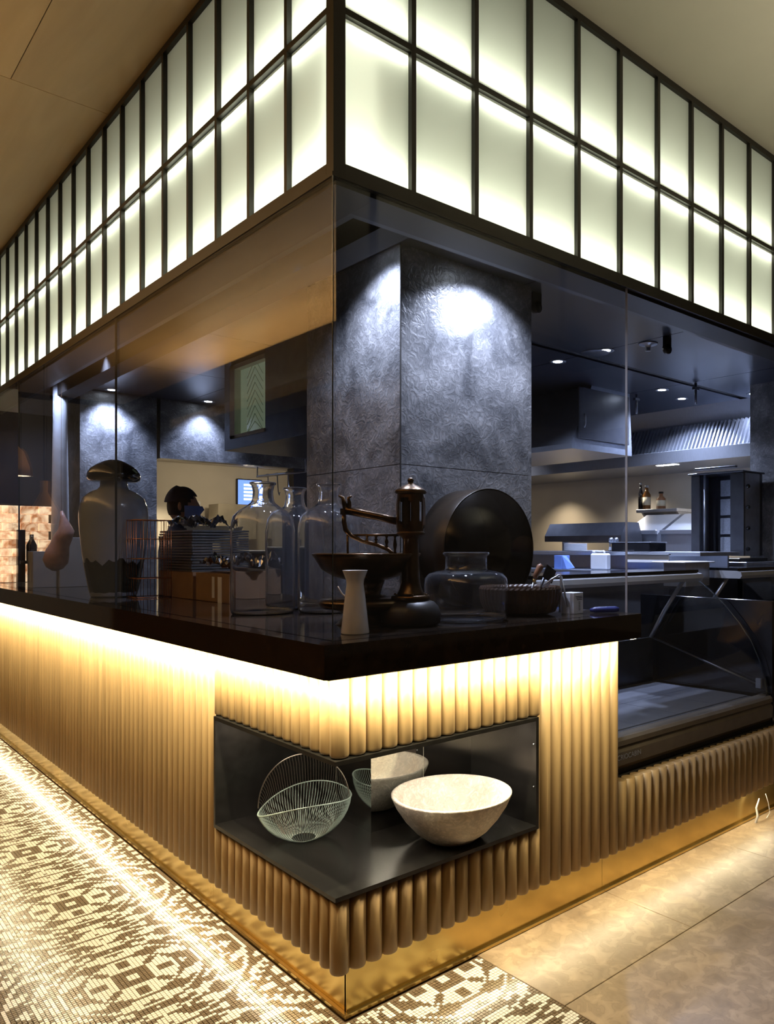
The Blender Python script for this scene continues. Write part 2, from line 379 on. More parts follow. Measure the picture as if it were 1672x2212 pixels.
# ceilings outside: veneer panels left, painted plaster right
ce = struct('ceiling', B((-6, -7, ZC + .012), (9, 10, ZC + .1)), DARK)
for x0, x1, y0, y1 in ((-.494, -.05, -2.4, 1.84), (-1.714, -.494, -2.4, 1.84), (-2.56, -1.714, -2.4, 1.84), (-1.12, -.05, 1.84, 5.4), (-2.56, -1.12, 1.84, 5.4),
                       (-.70, -.05, 5.4, 9.5), (-2.56, -.70, 5.4, 9.5), (-.494, -.112, -7, -2.4), (-2.56, -.494, -7, -2.4)):
    B((x0 + .0015, y0 + .0015, ZC), (x1 - .0015, y1 - .0015, ZC + .012)).build('ceiling_panel', PLY, ce)
B((-.05, -7, ZC), (9, -.06, ZC + .012)).build('painted_plaster', BEIGE, ce)
for a, b in (((-2.56, -2.6, 2.70), (-2.20, 6.8, 2.73)), ((-2.21, -2.6, 2.73), (-2.20, 6.8, 2.80))): struct('trim_fill_left', B(a, b), BEIGE)  # out-of-view shelf added under the left ceiling fill
for a, b in (((.9, -1.6, 2.55), (2.6, -1.3, 2.58)), ((.9, -1.31, 2.58), (2.6, -1.3, 2.62)), ((1.0, -1.62, 2.55), (1.04, -1.60, ZC)), ((2.46, -1.62, 2.55), (2.5, -1.60, ZC))): struct('trim_fill_right', B(a, b), DARK)  # out-of-view shelf and hangers added for the right ceiling fill
struct('wall_left', B((-2.7, -7, 0), (-2.56, 9.6, ZC)), DARK)
# kitchen shell
DARKW = mat('dark_kitchen_wall', (.06, .062, .075), .45, 0, .15, 3)
kc = struct('ceiling', B((.04, .04, ZI + .012), (5.2, 9.0, ZI + .08)), DARK)
for i, (x0, x1) in enumerate(((.05, 1.3), (1.3, 2.5), (2.5, 3.7), (3.7, 5.1))):
    for y0, y1 in ((.05, 1.22), (1.28, 2.4), (2.4, 3.5), (3.5, 4.6), (4.6, 5.9), (5.9, 7.3)):
        B((x0 + .003, y0 + .003, ZI), (x1 - .003, y1 - .003, ZI + .01)).build('ceiling_panel', CEILD, kc)
struct('wall_right', B((5.02, .3, 0), (5.16, 8.0, ZI)), CREAMW)
struct('wall_back', B((-.1, 7.45, 0), (5.02, 7.6, ZI)), CREAMW)
struct('wall_front', B((1.10, 4.62, 2.13), (3.4, 4.74, ZI)), CONC)
struct('wall_inner', B((2.3, 4.62, 0), (3.4, 4.74, 2.13)), DARKW)

# ================================================================== LIGHT BOX
def lightbox(side):
    """left runs along y, right along x; written once in (u along, p outward) and turned"""
    L_ = 6.0 if side == 'left' else 3.75
    def bx(u0, u1, p0, p1, z0, z1):     # p measured outward from the brass plane
        return ((-p1, u0, z0), (-p0, u1, z1)) if side == 'left' else ((u0, -p1, z0), (u1, -p0, z1))
    t = lbx
    def bar(name, *a, m=BRONZEF): return B(*bx(*a)).build(name, m, t)
    cs = [.165 + .2525 * k for k in range(40) if .165 + .2525 * k < L_]
    bar('bottom_rail', -.072, L_, .084, .111, 2.436, 2.472); bar('top_rail', -.072, L_, .084, .111, 3.352, ZC)
    bar('middle_rail', -.072, L_, .086, .1105, 2.893, 2.912)
    for c in cs: bar('mullion', c - .0085, c + .0085, .085, .111, 2.472, 3.352)
    edges = [-.072] + cs + [L_]
    for z0, z1 in ((2.472, 2.893), (2.912, 3.352)):
        for a, b in zip(edges[:-1], edges[1:]):
            (x0, y0, q0), (x1, y1, q1) = bx(a + .006, b - .006, .090, .094, z0, z1)
            m = MB(); m.box((x0, y0, q0), (x1, y1, q1))
            back = 3 if side == 'left' else 4     # leave the hidden rear face open
            m.f.pop(back); m.sm.pop(back)
            m.build('pane', FROST, t, fix=False)
    bar('back_board', -.03 if side == 'left' else .038, L_, -.037, -.030, 2.436, ZC, m=WHITEI)
    bar('floor_board', .02 if side == 'left' else .031, L_, -.030, .084, 2.436, 2.446, m=WHITEI); bar('shelf_board', .02 if side == 'left' else .031, L_, -.030, .084, 2.896, 2.908, m=WHITEI)
    bar('header_trim', -.0975 if side == 'left' else .0375, L_, -.037, .098, 2.412, 2.436, m=BRONZEF)
    bar('glass_channel', -.117 if side == 'left' else -.0975, L_, .098, .118, 2.424, 2.436, m=BRONZEF)
    return t
lbx = thing('light_box', 'glowing frosted glass light box in a dark grid wrapping the corner above', 'light box', (-.08, -.08, 2.43))
lightbox('left'); lightbox('right')
B((-.111, -.111, 2.436), (-.0725, -.0725, ZC)).build('corner_post', BRONZEF, lbx)
struct('trim_5', B((.27, .062, 2.49), (.39, 4.5, ZI)), DARK)
struct('trim_1', B((.037, .037, 2.412), (.060, 6.0, ZI)), CEILD); struct('trim_2', B((.060, .037, 2.412), (3.75, .060, ZI)), CEILD)

# ================================================================== BAR COUNTER
bar_ = thing('bar_counter', 'corner bar counter clad in half round oak slats with brass plinth', 'counter', (0, 0, 0))
SC, SR, SP = .0615, .028, .056
def slat_mb(z0, z1, half=False):
    n = 14; m = MB(); prof = [(SR - .007, z0), (SR - .002, z0 + .003), (SR, z0 + .009), (SR, z1)]
    if not half: return m.lathe(prof, (0, 0, 0), n)
    pts = [(SR * math.cos(a), SR * math.sin(a)) for a in [(-85 + 170 * k / 10) * pi / 180 for k in range(11)]]
    return m.prism(pts, z0, z1)
shapes = {}
def put_slat(kind, x, y, mirror=False):
    zz = {'full': (.18, 1.044), 'up': (.7965, 1.044), 'low': (.18, .397), 'short': (.18, .46), 'half': (.3972, .7963)}[kind]
    if kind not in shapes:
        o = slat_mb(zz[0], zz[1], kind == 'half').build('slat', SLAT, bar_); shapes[kind] = o
    else: o = shapes[kind].copy(); C.objects.link(o); o.parent = bar_
    o.location = (x, y, 0)
    o.rotation_euler = (0, 0, pi / 2 if mirror else 0)
    return o
for side in (0, 1):
    for k in range(0 if side else 1, 150):
        u = -SC + SP * k
        if side == 0 and u > 5.95: break
        if side == 1 and u > 3.3: break
        pos = (-SC, u) if side == 0 else (u, -SC)
        if k <= 13: put_slat('up', *pos); put_slat('low', *pos)
        elif k == 14: put_slat('half', *pos, mirror=(side == 0)); put_slat('up', *pos); put_slat('low', *pos)
        elif side == 1 and u > 1.20: put_slat('short', *pos)
        else: put_slat('full', *pos)
for a, b in (((-.033, .722, .178), (.0, 6.0, 1.044)), ((.722, -.033, .178), (1.2, 0, 1.044)), ((1.2, -.033, .178), (3.3, 0, .46)),
             ((-.033, -.033, .178), (0, .722, .397)), ((0, -.033, .178), (.722, 0, .397)), ((-.033, -.033, .797), (0, .722, 1.044)), ((0, -.033, .797), (.722, 0, 1.044))):
    B(a, b).build('backing_board', DARK, bar_)
for a, b in (((0, .004, .0), (.012, .95, .178)), ((0, .9515, .0), (.012, 3.0, .178)), ((0, 3.0015, 0), (.012, 6, .178)),
             ((0, 0, 0), (1.19, .012, .178)), ((1.1915, 0, 0), (3.3, .012, .178))):
    B(a, b).build('plinth_plate', BRASS, bar_)
for a, b in (((-.013, -.013, .002), (0, .949, .014)), ((-.013, .951, .002), (0, 6, .014)), ((0.0005, -.013, .002), (1.19, 0, .014)), ((1.192, -.013, .002), (3.3, 0, .014))):
    B(a, b, .001).build('plinth_lip', BRASS, bar_)
B((-.150, -.150, 1.036), (-.120, 5.95, 1.0435)).build('led_profile', STEELD, bar_)
B((-.1195, -.150, 1.036), (1.235, -.120, 1.0435)).build('led_profile', STEELD, bar_)
B((1.20, -.139, 1.033), (1.232, -.131, 1.036)).build('led_tape', LEDM, bar_)
B((0.005, .74, 0.2), (.02, 6, 1.04)).build('core_board', DARK, bar_)

# worktop : one thing
wt = thing('worktop', 'polished black stone worktop wrapping the corner on the oak slats', 'worktop', (-.179, -.179, 1.044))
MB().prism([(-.179, -.179), (1.212, -.179), (1.212, .55), (.55, .55), (.55, 2.9), (.49, 2.9), (.49, 6.0), (-.179, 6.0)], 1.044, ZT).build('slab', TOPB, wt)

# shop front glass : each pane a thing? fixed panes of the setting
for i, (a, b) in enumerate((((-.116, -.116, ZT), (-.106, 1.736, 2.424)), ((-.116, 1.739, ZT), (-.106, 3.585, 2.424)), ((-.116, 3.588, ZT), (-.106, 5.44, 2.424)), ((-.1055, -.116, ZT), (1.205, -.106, 2.424)))):
    struct('window_%d' % (i + 1), B(a, b), PANE)
ge = mat('glass_edge', (.03, .04, .05), .1, coat=1)
B((-.118, -.118, ZT), (-.1155, -.1155, 2.424)).build('edge_seal', ge, bpy.data.objects['window_1'])
B((1.2051, -.116, ZT), (1.2066, -.106, 2.424)).build('edge_strip', mat('glass_edge_light', (.40, .36, .34), .3), bpy.data.objects['window_4'])
for y in (1.7375, 3.5865, 5.44):
    B((-.1155, y - .0012, ZT), (-.1065, y + .0012, 2.424)).build('edge_seal', ge, bpy.data.objects['window_1'])

# ================================================================== NICHE
NB = .0955; NE = .7225; T = .013

Ls = [(-NB, -NB), (NE, -NB), (NE, .262), (.262, .262), (.262, NE), (-NB, NE)]
nc = MB().prism(Ls, .4005, .4135).build('display_niche', NICHE, bar_); nc['label'] = 'black steel corner niche cut into the oak slats'
MB().prism(Ls, .7825, .7955).build('top_plate', NICHE, nc)
B((NE - T, -NB, .4135), (NE, .255, .7825)).build('side_plate', NICHE, nc)
B((-NB, NE - T, .4135), (.255, NE, .7825)).build('side_plate', NICHE, nc)
for a, b in (((.255, .255, .4135), (.4795, .261, .7825)), ((.4815, .255, .4135), (NE - T, .261, .7825)), ((.255, .2615, .4135), (.261, .4795, .7825)), ((.255, .4815, .4135), (.261, NE - T, .7825))):
    B(a, b).build('mirror_panel', MIRROR, nc)
JO = mat('joint_light', (.5, .47, .38), .4)
B((.4797, .2555, .4135), (.4813, .261, .7825)).build('joint_strip', JO, nc); B((.2555, .4797, .4135), (.261, .4813, .7825)).build('joint_strip', JO, nc)
for x, y, z in ((NE - T - .002, -.085, .70), (NE - T - .002, -.085, .55)):
    MB().ball((x, y, z), .003, 8).build('screw', STEEL, nc)
area('led_niche_right', (.36, -.045, .7815), (.62, .03), (0, 0, 0), (1, .88, .70), 4.2)
area('led_niche_left', (-.045, .45, .7815), (.03, .45), (0, 0, 0), (1, .88, .70), 1.6)

# travertine bowl
tb = thing('stone_bowl', 'large pale travertine bowl with pitted sides in the black niche', 'bowl', (.425, .025, .4137))
c0 = (.425, .025, .4137)
MB().lathe([(0, 0), (.070, 0), (.085, .004), (.125, .035), (.160, .075), (.188, .118), (.203, .152), (.2035, .156), (.197, .158), (.188, .154), (.172, .118), (.142, .072), (.10, .036), (.05, .020), (0, .017)], c0, 72).build('bowl_body', TRAV, tb)
# wire basket
wb_c = Vector((.066, .375, .4137)); wb = thing('wire_basket', 'pale wire basket with wavy rim and thin arched handle in the niche', 'basket', wb_c)
WIRE = mat('pale_wire', (.42, .52, .47), .3, .3); WIRED = mat('dark_wire', (.30, .25, .21), .3, .8)
R0 = .158; zc_ = .150; ph0 = math.atan2(RT.y, RT.x)
def rimh(ph):   # the rim dips at front-left / back-right
    return .131 + .0215 * math.cos(ph - ph0) - .0145 * math.cos(2 * (ph - ph0) ) - .006 * math.sin(2 * (ph - ph0))
def ring_pt(ph, z):
    dz = (z - zc_) ; r = math.sqrt(max(.0004, 1 - (dz / zc_) ** 2 * .965)) * R0
    return wb_c + Vector((r * math.cos(ph), r * math.sin(ph), z))
m = MB()
for k in range(96):
    ph = 2 * pi * k / 96; zt = rimh(ph); pts = []
    for q in range(11):
        s = q / 10; z = .002 + (zt - .002) * s ** 1.9; pts.append(ring_pt(ph + .10 * (1 - s), z))
    m.tube(pts, .0011, 4, caps=False)
m.build('rib_wires', WIRE, wb)
m = MB(); m.tube([ring_pt(2 * pi * k / 72, rimh(2 * pi * k / 72)) for k in range(73)], .0022, 6); m.build('rim_wire', WIRE, wb)
m = MB(); m.tube([wb_c + Vector((.045 * math.cos(2 * pi * k / 30), .045 * math.sin(2 * pi * k / 30), .003)) for k in range(31)], .0018, 6); m.build('base_ring', WIRE, wb)
ax = Vector((math.cos(ph0), math.sin(ph0), 0)); HT = .285
def arch(t): return wb_c + ax * (-(R0 - .004) * math.cos(pi * t)) + Vector((0, 0, .10 + .035 * t + (HT - .118) * math.sin(pi * t)))
m = MB(); m.tube([arch(k / 32) for k in range(33)], .0019, 6); m.build('handle', WIRED, wb)
m = MB()
nn = Vector((-ax.y, ax.x, 0))
for k in range(2, 46):
    t = k / 48; a = arch(t); b_ = wb_c + ax * (-.07 * math.cos(pi * t)) + Vector((0, 0, .012)) ; mid = (a + b_) / 2 + nn * .03 + ax * (-.02 * math.cos(pi * t))
    m.tube([a, a * .75 + mid * .25 + nn * .008, mid, b_ * .6 + mid * .4 + nn * .01, b_], .0007, 3, caps=False)
m.build('handle_wires', WIRED, wb)
# cable at the far right of the plinth
cb_ = thing('power_cable', 'white cable ends with connectors hanging below the oak slats at the right edge', 'cable', PY(1632, 1790, -.03))
q = [PY(1640, 1725, -.04), PY(1634, 1745, -.045), PY(1637, 1762, -.05), PY(1631, 1782, -.045)]
MB().tube(q, [.003, .006, .007, .006], 8).build('connector', PLAST, cb_)
MB().tube([PY(1654, 1715, -.04), PY(1660, 1735, -.045), PY(1663, 1755, -.05), PY(1657, 1766, -.05), PY(1640, 1780, -.05)], .0022, 6).build('lead', PLAST, cb_)
# ================================================================== KITCHEN STRUCTURE PIECES
col = thing('column', 'tall dark stone clad column right behind the glass corner', 'column', (.594, .554, 0))
B((.594, .554, 0), (1.344, 1.304, 1.73)).build('lower_panel', CONC, col)
B((.594, .554, 1.733), (1.344, 1.304, ZI)).build('upper_panel', CONC, col)
B((.592, .552, 0), (.5965, .5565, ZI)).build('corner_seam', DARK, col)
col2 = thing('column', 'spotlit dark stone column behind the white glazed jar', 'column', (.50, 4.62, 0))
B((.50, 4.62, 0), (1.07, 5.2, ZI)).build('column_shaft', CONC, col2)
col3 = thing('column', 'dark stone column at the right edge beside the kebab grill', 'column', (4.1, .2, 0))
B((4.1, .2, 0), (4.9, .945, ZI)).build('column_shaft', CONC, col3)

# ------------------------------------------------------------------ objects on the worktop
def base(px, depth, z=ZT):
    p = PD(px, HY, depth); return Vector((p.x, p.y, z))
# white carafe
p = base(767, 2.325); cr = thing('carafe', 'small white ceramic carafe standing behind the glass corner', 'carafe', p)
MB().lathe([(0, 0), (.041, 0), (.0425, .003), (.036, .06), (.030, .115), (.0255, .150), (.0275, .163), (.037, .1885), (.0375, .1905), (.035, .190), (.026, .163), (.023, .15), (.027, .1), (.034, .01), (0, .006)], p, 40).build('carafe_body', CERAM, cr)
h0 = p - RT * .030 + Vector((0, 0, .112))
MB().tube([h0, h0 - RT * .008 + Vector((0, 0, .006)), h0 - RT * .017 + Vector((0, 0, .020)), h0 - RT * .022 + Vector((0, 0, .030))], [.0028, .0026, .0024, .002], 8).build('spout', CERAM, cr)

# antique weighing scale
p = base(887, 2.56); sl = thing('balance_scale', 'antique bronze counter scale with pierced lantern head and wide pan', 'scale', p)
S = lambda dx, z, dy=0: p + RT * dx + FW * dy + Vector((0, 0, z))
BLKI = mat('dark_iron', (.022, .020, .019), .42, .3, .2, 20)
MB().lathe([(0, 0), (.082, 0), (.098, .010), (.101, .035), (.094, .060), (.078, .078), (.060, .084), (0, .086)], p, 40).build('base_dome', BLKI, sl)
m = MB().lathe([(0, .084), (.062, .084), (.064, .088), (.064, .098), (.060, .101), (0, .101)], p, 40)
for k in range(6): a = k * pi / 3; m.ball(p + Vector((.056 * math.cos(a), .056 * math.sin(a), .102)), .005, 8)
m.build('base_flange', ANTIQ, sl)
MB().lathe([(.046, .101), (.044, .108), (.037, .122), (.032, .142), (.030, .165), (.027, .255), (.0265, .285), (.030, .292), (.038, .298), (.047, .303), (.048, .309), (.044, .312), (0, .312)], p, 32).build('pillar', ANTIQ, sl)
# lantern head with openings: an open ring of four staves
m = MB()
n = 40; z0_, z1_ = .312, .440; prof = [(.040, .312), (.0435, .325), (.0445, .34), (.0445, .41), (.0435, .428), (.0415, .437)]
rows = []
for zz in [.312, .322, .334, .346, .40, .412, .424, .437]:
    rr = .0455 + .0045 * math.sin(pi * (zz - .312) / .125)
    rows.append([(rr, zz)])
vs = []; keep = []
for (rz,) in rows:
    for k in range(n): a = 2 * pi * k / n; vs.append(p + Vector((rz[0] * math.cos(a), rz[0] * math.sin(a), rz[1])))
for (rz,) in rows:
    for k in range(n): a = 2 * pi * k / n; vs.append(p + Vector(((rz[0] - .004) * math.cos(a), (rz[0] - .004) * math.sin(a), rz[1])))
fs = []; R_ = len(rows)
def hole(i, k):
    kk = (k + 2) % 10; w_ = {0: -1, 1: 2, 2: 4, 3: 5, 4: 5, 5: 4, 6: -1}[i] if i in range(7) else -1
    return w_ > 0 and abs(kk - 4.5) < w_ / 1.6
for i in range(R_ - 1):
    for k in range(n):
        if hole(i, k): continue
        k2 = (k + 1) % n
        fs.append((i * n + k, i * n + k2, (i + 1) * n + k2, (i + 1) * n + k))
        o_ = R_ * n; fs.append((o_ + i * n + k, o_ + (i + 1) * n + k, o_ + (i + 1) * n + k2, o_ + i * n + k2))
m.add(vs, fs, True).build('lantern_head', ANTIQ, sl, fix=False)
MB().lathe([(.0455, .436), (.053, .440), (.054, .446), (.049, .451), (.036, .459), (.022, .466), (.012, .470), (.0085, .473), (.0085, .476), (.011, .481), (.0095, .487), (.004, .491), (0, .492)], p, 36).build('domed_cap', ANTIQ, sl)
# beam with knife fork, scroll arm, balusters
m = MB(); m.tube([S(-.040, .345), S(-.10, .360), S(-.16, .372), S(-.215, .383)], [.013, .013, .0135, .0135], 8); m.build('beam', ANTIQ, sl)
m = MB(); m.tube([S(-.215, .385), S(-.222, .41), S(-.226, .425), S(-.240, .432)], [.010, .008, .006, .003], 8); m.tube([S(-.205, .385), S(-.204, .410), S(-.207, .424), S(-.196, .430)], [.009, .007, .005, .003], 8)
m.box(S(-.232, .368, -.01), S(-.198, .388, .01)); m.build('beam_fork', ANTIQ, sl)
m = MB(); m.tube([S(-.222, .37), S(-.222, .345), S(-.216, .318), S(-.198, .298), S(-.16, .280), S(-.11, .267), S(-.075, .252), S(-.045, .225), S(-.022, .205)], [.007, .008, .009, .008, .007, .007, .007, .008, .009], 8); m.build('scroll_arm', ANTIQ, sl)
m = MB(); m.tube([S(-.195, .300), S(-.04, .300)], .0045, 6)
m.build('rail', ANTIQ, sl)
for dx, zb in ((-.145, .277), (-.115, .269), (-.080, .255), (-.052, .235)):
    MB().lathe([(.003, zb), (.006, zb + .006), (.0035, zb + .012), (.007, (zb + .3) / 2), (.003, .290), (.006, .297), (.002, .300)], S(dx, 0), 10).build('baluster', ANTIQ, sl)
pc = S(-.155, 0, .05)
MB().lathe([(0, .165), (.07, .166), (.12, .180), (.150, .205), (.172, .236), (.180, .240), (.182, .236), (.172, .222), (.150, .185), (.115, .164), (.07, .150), (0, .148)], pc, 48).build('weighing_pan', ANTIQ, sl)
MB().lathe([(0, .148), (.06, .148), (.05, .12), (.045, .10), (.09, .09), (.155, .085), (.160, .07), (.155, .058), (.10, .05), (.075, .03), (.10, .004), (.105, 0), (0, 0)], pc, 36).build('pan_support', ANTIQ, sl)
MB().tube([S(-.21, .300), S(-.215, .20, .03), S(-.20, .165, .05)], .004, 6).build('link_rod', ANTIQ, sl)

# wide glass jar
p = base(1007, 2.74); jr = thing('glass_jar', 'wide low clear glass jar with a short rimmed neck on the black worktop', 'jar', p)
def glass_jar(parent, p, prof, th=.0035, n=48, nm='jar_body'):
    out = prof; inn = [(max(0, r - th), z + (th if i < 2 else 0)) for i, (r, z) in enumerate(prof)][::-1]
    return MB().lathe([(0, 0)] + out + inn + [(0, th * 1.4)], p, n).build(nm, JGLASS, parent)
glass_jar(jr, p, [(.128, 0), (.143, .006), (.146, .016), (.1465, .05), (.149, .125), (.146, .150), (.132, .166), (.105, .174), (.080, .178), (.075, .184), (.074, .222), (.076, .229), (.083, .234), (.083, .240), (.077, .243)])
# three big bottles
def bottle(px, d, lab):
    p = base(px, d); t = thing('glass_bottle', lab, 'bottle', p, group=None)
    glass_jar(t, p, [(.112, 0), (.118, .006), (.121, .02), (.121, .325), (.118, .350), (.112, .378), (.090, .402), (.062, .420), (.045, .434), (.040, .450), (.038, .478), (.043, .500), (.050, .506), (.050, .512), (.044, .514)], n=40)
bottle(568, 3.01, 'large clear glass bottle, leftmost and nearest of the three by the glass')
bottle(637, 3.29, 'large clear glass bottle, rearmost one, in the middle of the three')
bottle(711, 3.08, 'large clear glass bottle just left of the glass corner, behind the scale fork')
# round drum against the column
dr = thing('round_tray', 'huge dark round drum standing on edge against the column', 'drum', (.92, .36, ZT))
Mx = Matrix.Rotation(pi / 2, 3, 'X')
DRM = mat('dark_brass_drum', (.03, .02, .012), .34, .3, .2, 6)
MB().lathe([(0, 0), (.2485, 0), (.2490, -.002), (.2505, -.002), (.2515, 0), (.2515, .165), (0, .165)], (.92, .372, ZT + .2515), 72, axis=Matrix.Rotation(-pi / 2, 3, 'X')).build('drum_shell', DRM, dr)
MB().lathe([(0, .0005), (.2484, .0005), (.2484, -.0005), (0, -.0005)], (.92, .3712, ZT + .2515), 64, axis=Matrix.Rotation(-pi / 2, 3, 'X')).build('drum_face', mat('drum_face', (.007, .0055, .004), .16, .0, .3, 5), dr)
# ribbed bowl with utensils
p = base(1124, 2.99); rb = thing('ribbed_bowl', 'dark ribbed bowl full of utensils behind the wide glass jar', 'bowl', p)
BWD = mat('dark_wood', (.055, .032, .022), .3, 0, .25, 20, .05)
m = MB(); n = 96; prof = [(.10, 0), (.135, .012), (.152, .05), (.158, .10), (.155, .108), (.148, .10), (.14, .05), (.12, .02), (.0, .014)]
vs = []
for r, z in prof:
    for k in range(n):
        a = 2 * pi * k / n; rr = r * (1 + (.014 if k % 2 else -.004) * (1 if 0 < z < .105 else 0)); vs.append(p + Vector((rr * math.cos(a), rr * math.sin(a), z)))
m.add(vs, [(i * n + k, i * n + (k + 1) % n, (i + 1) * n + (k + 1) % n, (i + 1) * n + k) for i in range(len(prof) - 1) for k in range(n)] + [tuple(range(n - 1, -1, -1))]); m.build('bowl_body', BWD, rb)
Sb = lambda dx, z, dy=0: p + RT * dx + FW * dy + Vector((0, 0, z))
u = thing('whisk', 'wooden handled utensil with steel ferrule leaning in the dark ribbed bowl', 'utensil', Sb(.04, .02))
MB().tube([Sb(.030, .04), Sb(.052, .125)], .004, 8).build('steel_shaft', STEEL, u); MB().tube([Sb(.052, .125), Sb(.056, .135)], .0075, 10).build('ferrule', BRASS, u)
MB().tube([Sb(.056, .135), Sb(.060, .150), Sb(.078, .185), Sb(.084, .192)], [.008, .011, .014, .008], 10).build('handle', mat('turned_wood', (.20, .10, .06), .35), u)
u = thing('spatula', 'grey broad utensil crossing behind the wooden handle in the ribbed bowl', 'utensil', Sb(.06, .02, .03))
MB().tube([Sb(.055, .04, .03), Sb(.098, .15, .03)], .006, 8).build('shaft', STEELD, u)
bd = MB().box((-.03, -.002, 0), (.03, .002, .055), .001).rot(.5, axis='Y'); q_ = Sb(.105, .13, .03); bd.v = [tuple(Vector(v) + q_) for v in bd.v]; bd.build('blade', BLACKG, u)
u = thing('tongs', 'bent chrome tongs hooked over the right rim of the ribbed bowl', 'utensil', Sb(.155, 0))
m = MB(); m.tube([Sb(.085, .105, -.02), Sb(.12, .135, -.02), Sb(.150, .152, -.02), Sb(.156, .148, -.02), Sb(.157, .08, -.03), Sb(.150, .01, -.05)], .0042, 8)
m.build('arm', STEEL, u); m = MB(); m.tube([Sb(.100, .10, .0), Sb(.128, .14, .0), Sb(.160, .145, -.005), Sb(.172, .08, -.02), Sb(.182, .03, -.03)], .0036, 8); m.build('arm', STEEL, u)
# white box with print
p = base(1236, 3.02); bxx = thing('small_box', 'small white carton with fine print beside the ribbed bowl', 'box', p)
yaw = .12
ct = MB().box((-.032, -.03, 0), (.032, .03, .082), .001).rot(yaw); ct.v = [tuple(Vector(v) + p) for v in ct.v]; ct.build('carton', PLAST, bxx)
m = MB(); random.seed(3)
for k in range(3): m.box((-.02 + .004 * k, -.0304, .066 - k * .006), (.026, -.0302, .0685 - k * .006))
for k in range(6): m.box((.0, -.0304, .044 - k * .006), (.012, -.0302, .046 - k * .006))
m.rot(yaw); m.v = [tuple(Vector(v) + p) for v in m.v]; m.build('print_lines', DARK, bxx)
p = base(1307, 3.04); pn = thing('knife_sheath', 'short dark blue rounded handle lying near the end of the worktop', 'knife', p)
MB().tube([p - RT * .06 + Vector((0, 0, .010)), p - RT * .04 + Vector((0, 0, .012)), p + RT * .04 + Vector((0, 0, .014)), p + RT * .055 + Vector((0, 0, .013))], [.006, .0115, .0125, .008], 12).build('handle_body', mat('blue_plastic', (.02, .03, .16), .35), pn)

# glazed jug with cap lid
p = base(246, 4.05); jg = thing('glazed_jar', 'big grey white glazed jar with dark dripped foot and glossy dark lid', 'jar', p)
prof = [(.105, 0), (.112, .01), (.128, .10), (.148, .22), (.160, .34), (.164, .42), (.160, .47), (.145, .515), (.115, .545), (.08, .560), (.066, .575), (.064, .600), (.072, .618), (.070, .622), (0, .622)]
MB().lathe([(0, 0)] + prof, p, 56).build('jar_body', mat('grey_glaze', (.30, .34, .42), .16, 0, .06, 6, coat=.5), jg)
m = MB(); n = 56; vs = []; pr = [(.1065, .0), (.1135, .01), (.1295, .10)]
def jr_r(z): 
    for (r0, z0), (r1, z1) in zip(prof, prof[1:]):
        if z0 <= z <= z1: return r0 + (r1 - r0) * (z - z0) / (z1 - z0)
    return .15
tops = [.185 + .012 * math.sin(k * 1.7) + .01 * math.sin(k * .63 + 1) for k in range(n)]
for q in range(6):
    for k in range(n):
        z = tops[k] * q / 5; a = 2 * pi * k / n; r = jr_r(z) + .0018; vs.append(p + Vector((r * math.cos(a), r * math.sin(a), z)))
m.add(vs, [(i * n + k, i * n + (k + 1) % n, (i + 1) * n + (k + 1) % n, (i + 1) * n + k) for i in range(5) for k in range(n)], True).build('dark_drip', mat('dark_glaze', (.03, .032, .026), .2, 0, .2, 8), jg)
ld = [(0, .600), (.105, .602), (.122, .612), (.128, .625), (.125, .645), (.112, .668), (.085, .690), (.050, .708), (.030, .716), (.015, .718), (0, .718)]
MB().lathe(ld, p, 48).build('lid', mat('black_glaze', (.02, .017, .012), .06, 0, .2, 8, coat=1), jg)
# copper wire cage
p = base(322, 3.95); cg = thing('wire_cage', 'copper wire grid cage standing beside the glazed jar', 'cage', p)
m = MB(); W_, D_, H_ = .085, .07, .40
for sx in (-1, -.6, -.2, .2, .6, 1):
    for sy in (-1, 1): m.tube([p + Vector((sx * W_, sy * D_, 0.002)), p + Vector((sx * W_, sy * D_, H_))], .0014, 5)
for sy in (-.5, 0, .5):
    for sx in (-1, 1): m.tube([p + Vector((sx * W_, sy * D_, 0.002)), p + Vector((sx * W_, sy * D_, H_))], .0014, 5)
m.build('upright_wires', COPPER, cg)
for z in (.004, .10, .20, .30, .396):
    MB().tube([p + Vector(q) for q in ((-W_, -D_, z), (W_, -D_, z), (W_, D_, z), (-W_, D_, z), (-W_, -D_, z))], .0022, 5).build('hoop_wire', COPPER, cg)
# cartons, trays and foil between cage and bottles
def ybox(name, lab, cat, x0, x1, y0, y1, z0, z1, m, ch=.002):
    t = thing(name, lab, cat, ((x0 + x1) / 2, (y0 + y1) / 2, z0)); return t, B((x0, y0, z0), (x1, y1, z1), ch).build(name + '_body', m, t)
X1 = .46
b1 = thing('storage_box', 'brown carton under the crumpled foil, left of the bottles', 'box', (.35, 1.55, ZT))
B((.27, 1.42, ZT), (.53, 1.80, ZT + .135), .002).build('carton', CARD, b1); B((.269, 1.58, ZT + .02), (.2695, 1.61, ZT + .12)).build('label', PLAST, b1); B((.269, 1.50, ZT + .0), (.2695, 1.545, ZT + .12)).build('label', PLAST, b1)
b1 = thing('storage_box', 'brown carton under the stack of trays', 'box', (.35, 2.1, ZT))
B((.27, 1.84, ZT), (.53, 2.30, ZT + .135), .002).build('carton', CARD, b1); B((.30, 1.838, ZT + .0), (.33, 1.8395, ZT + .134)).build('tape', JO, b1)
ts0 = None
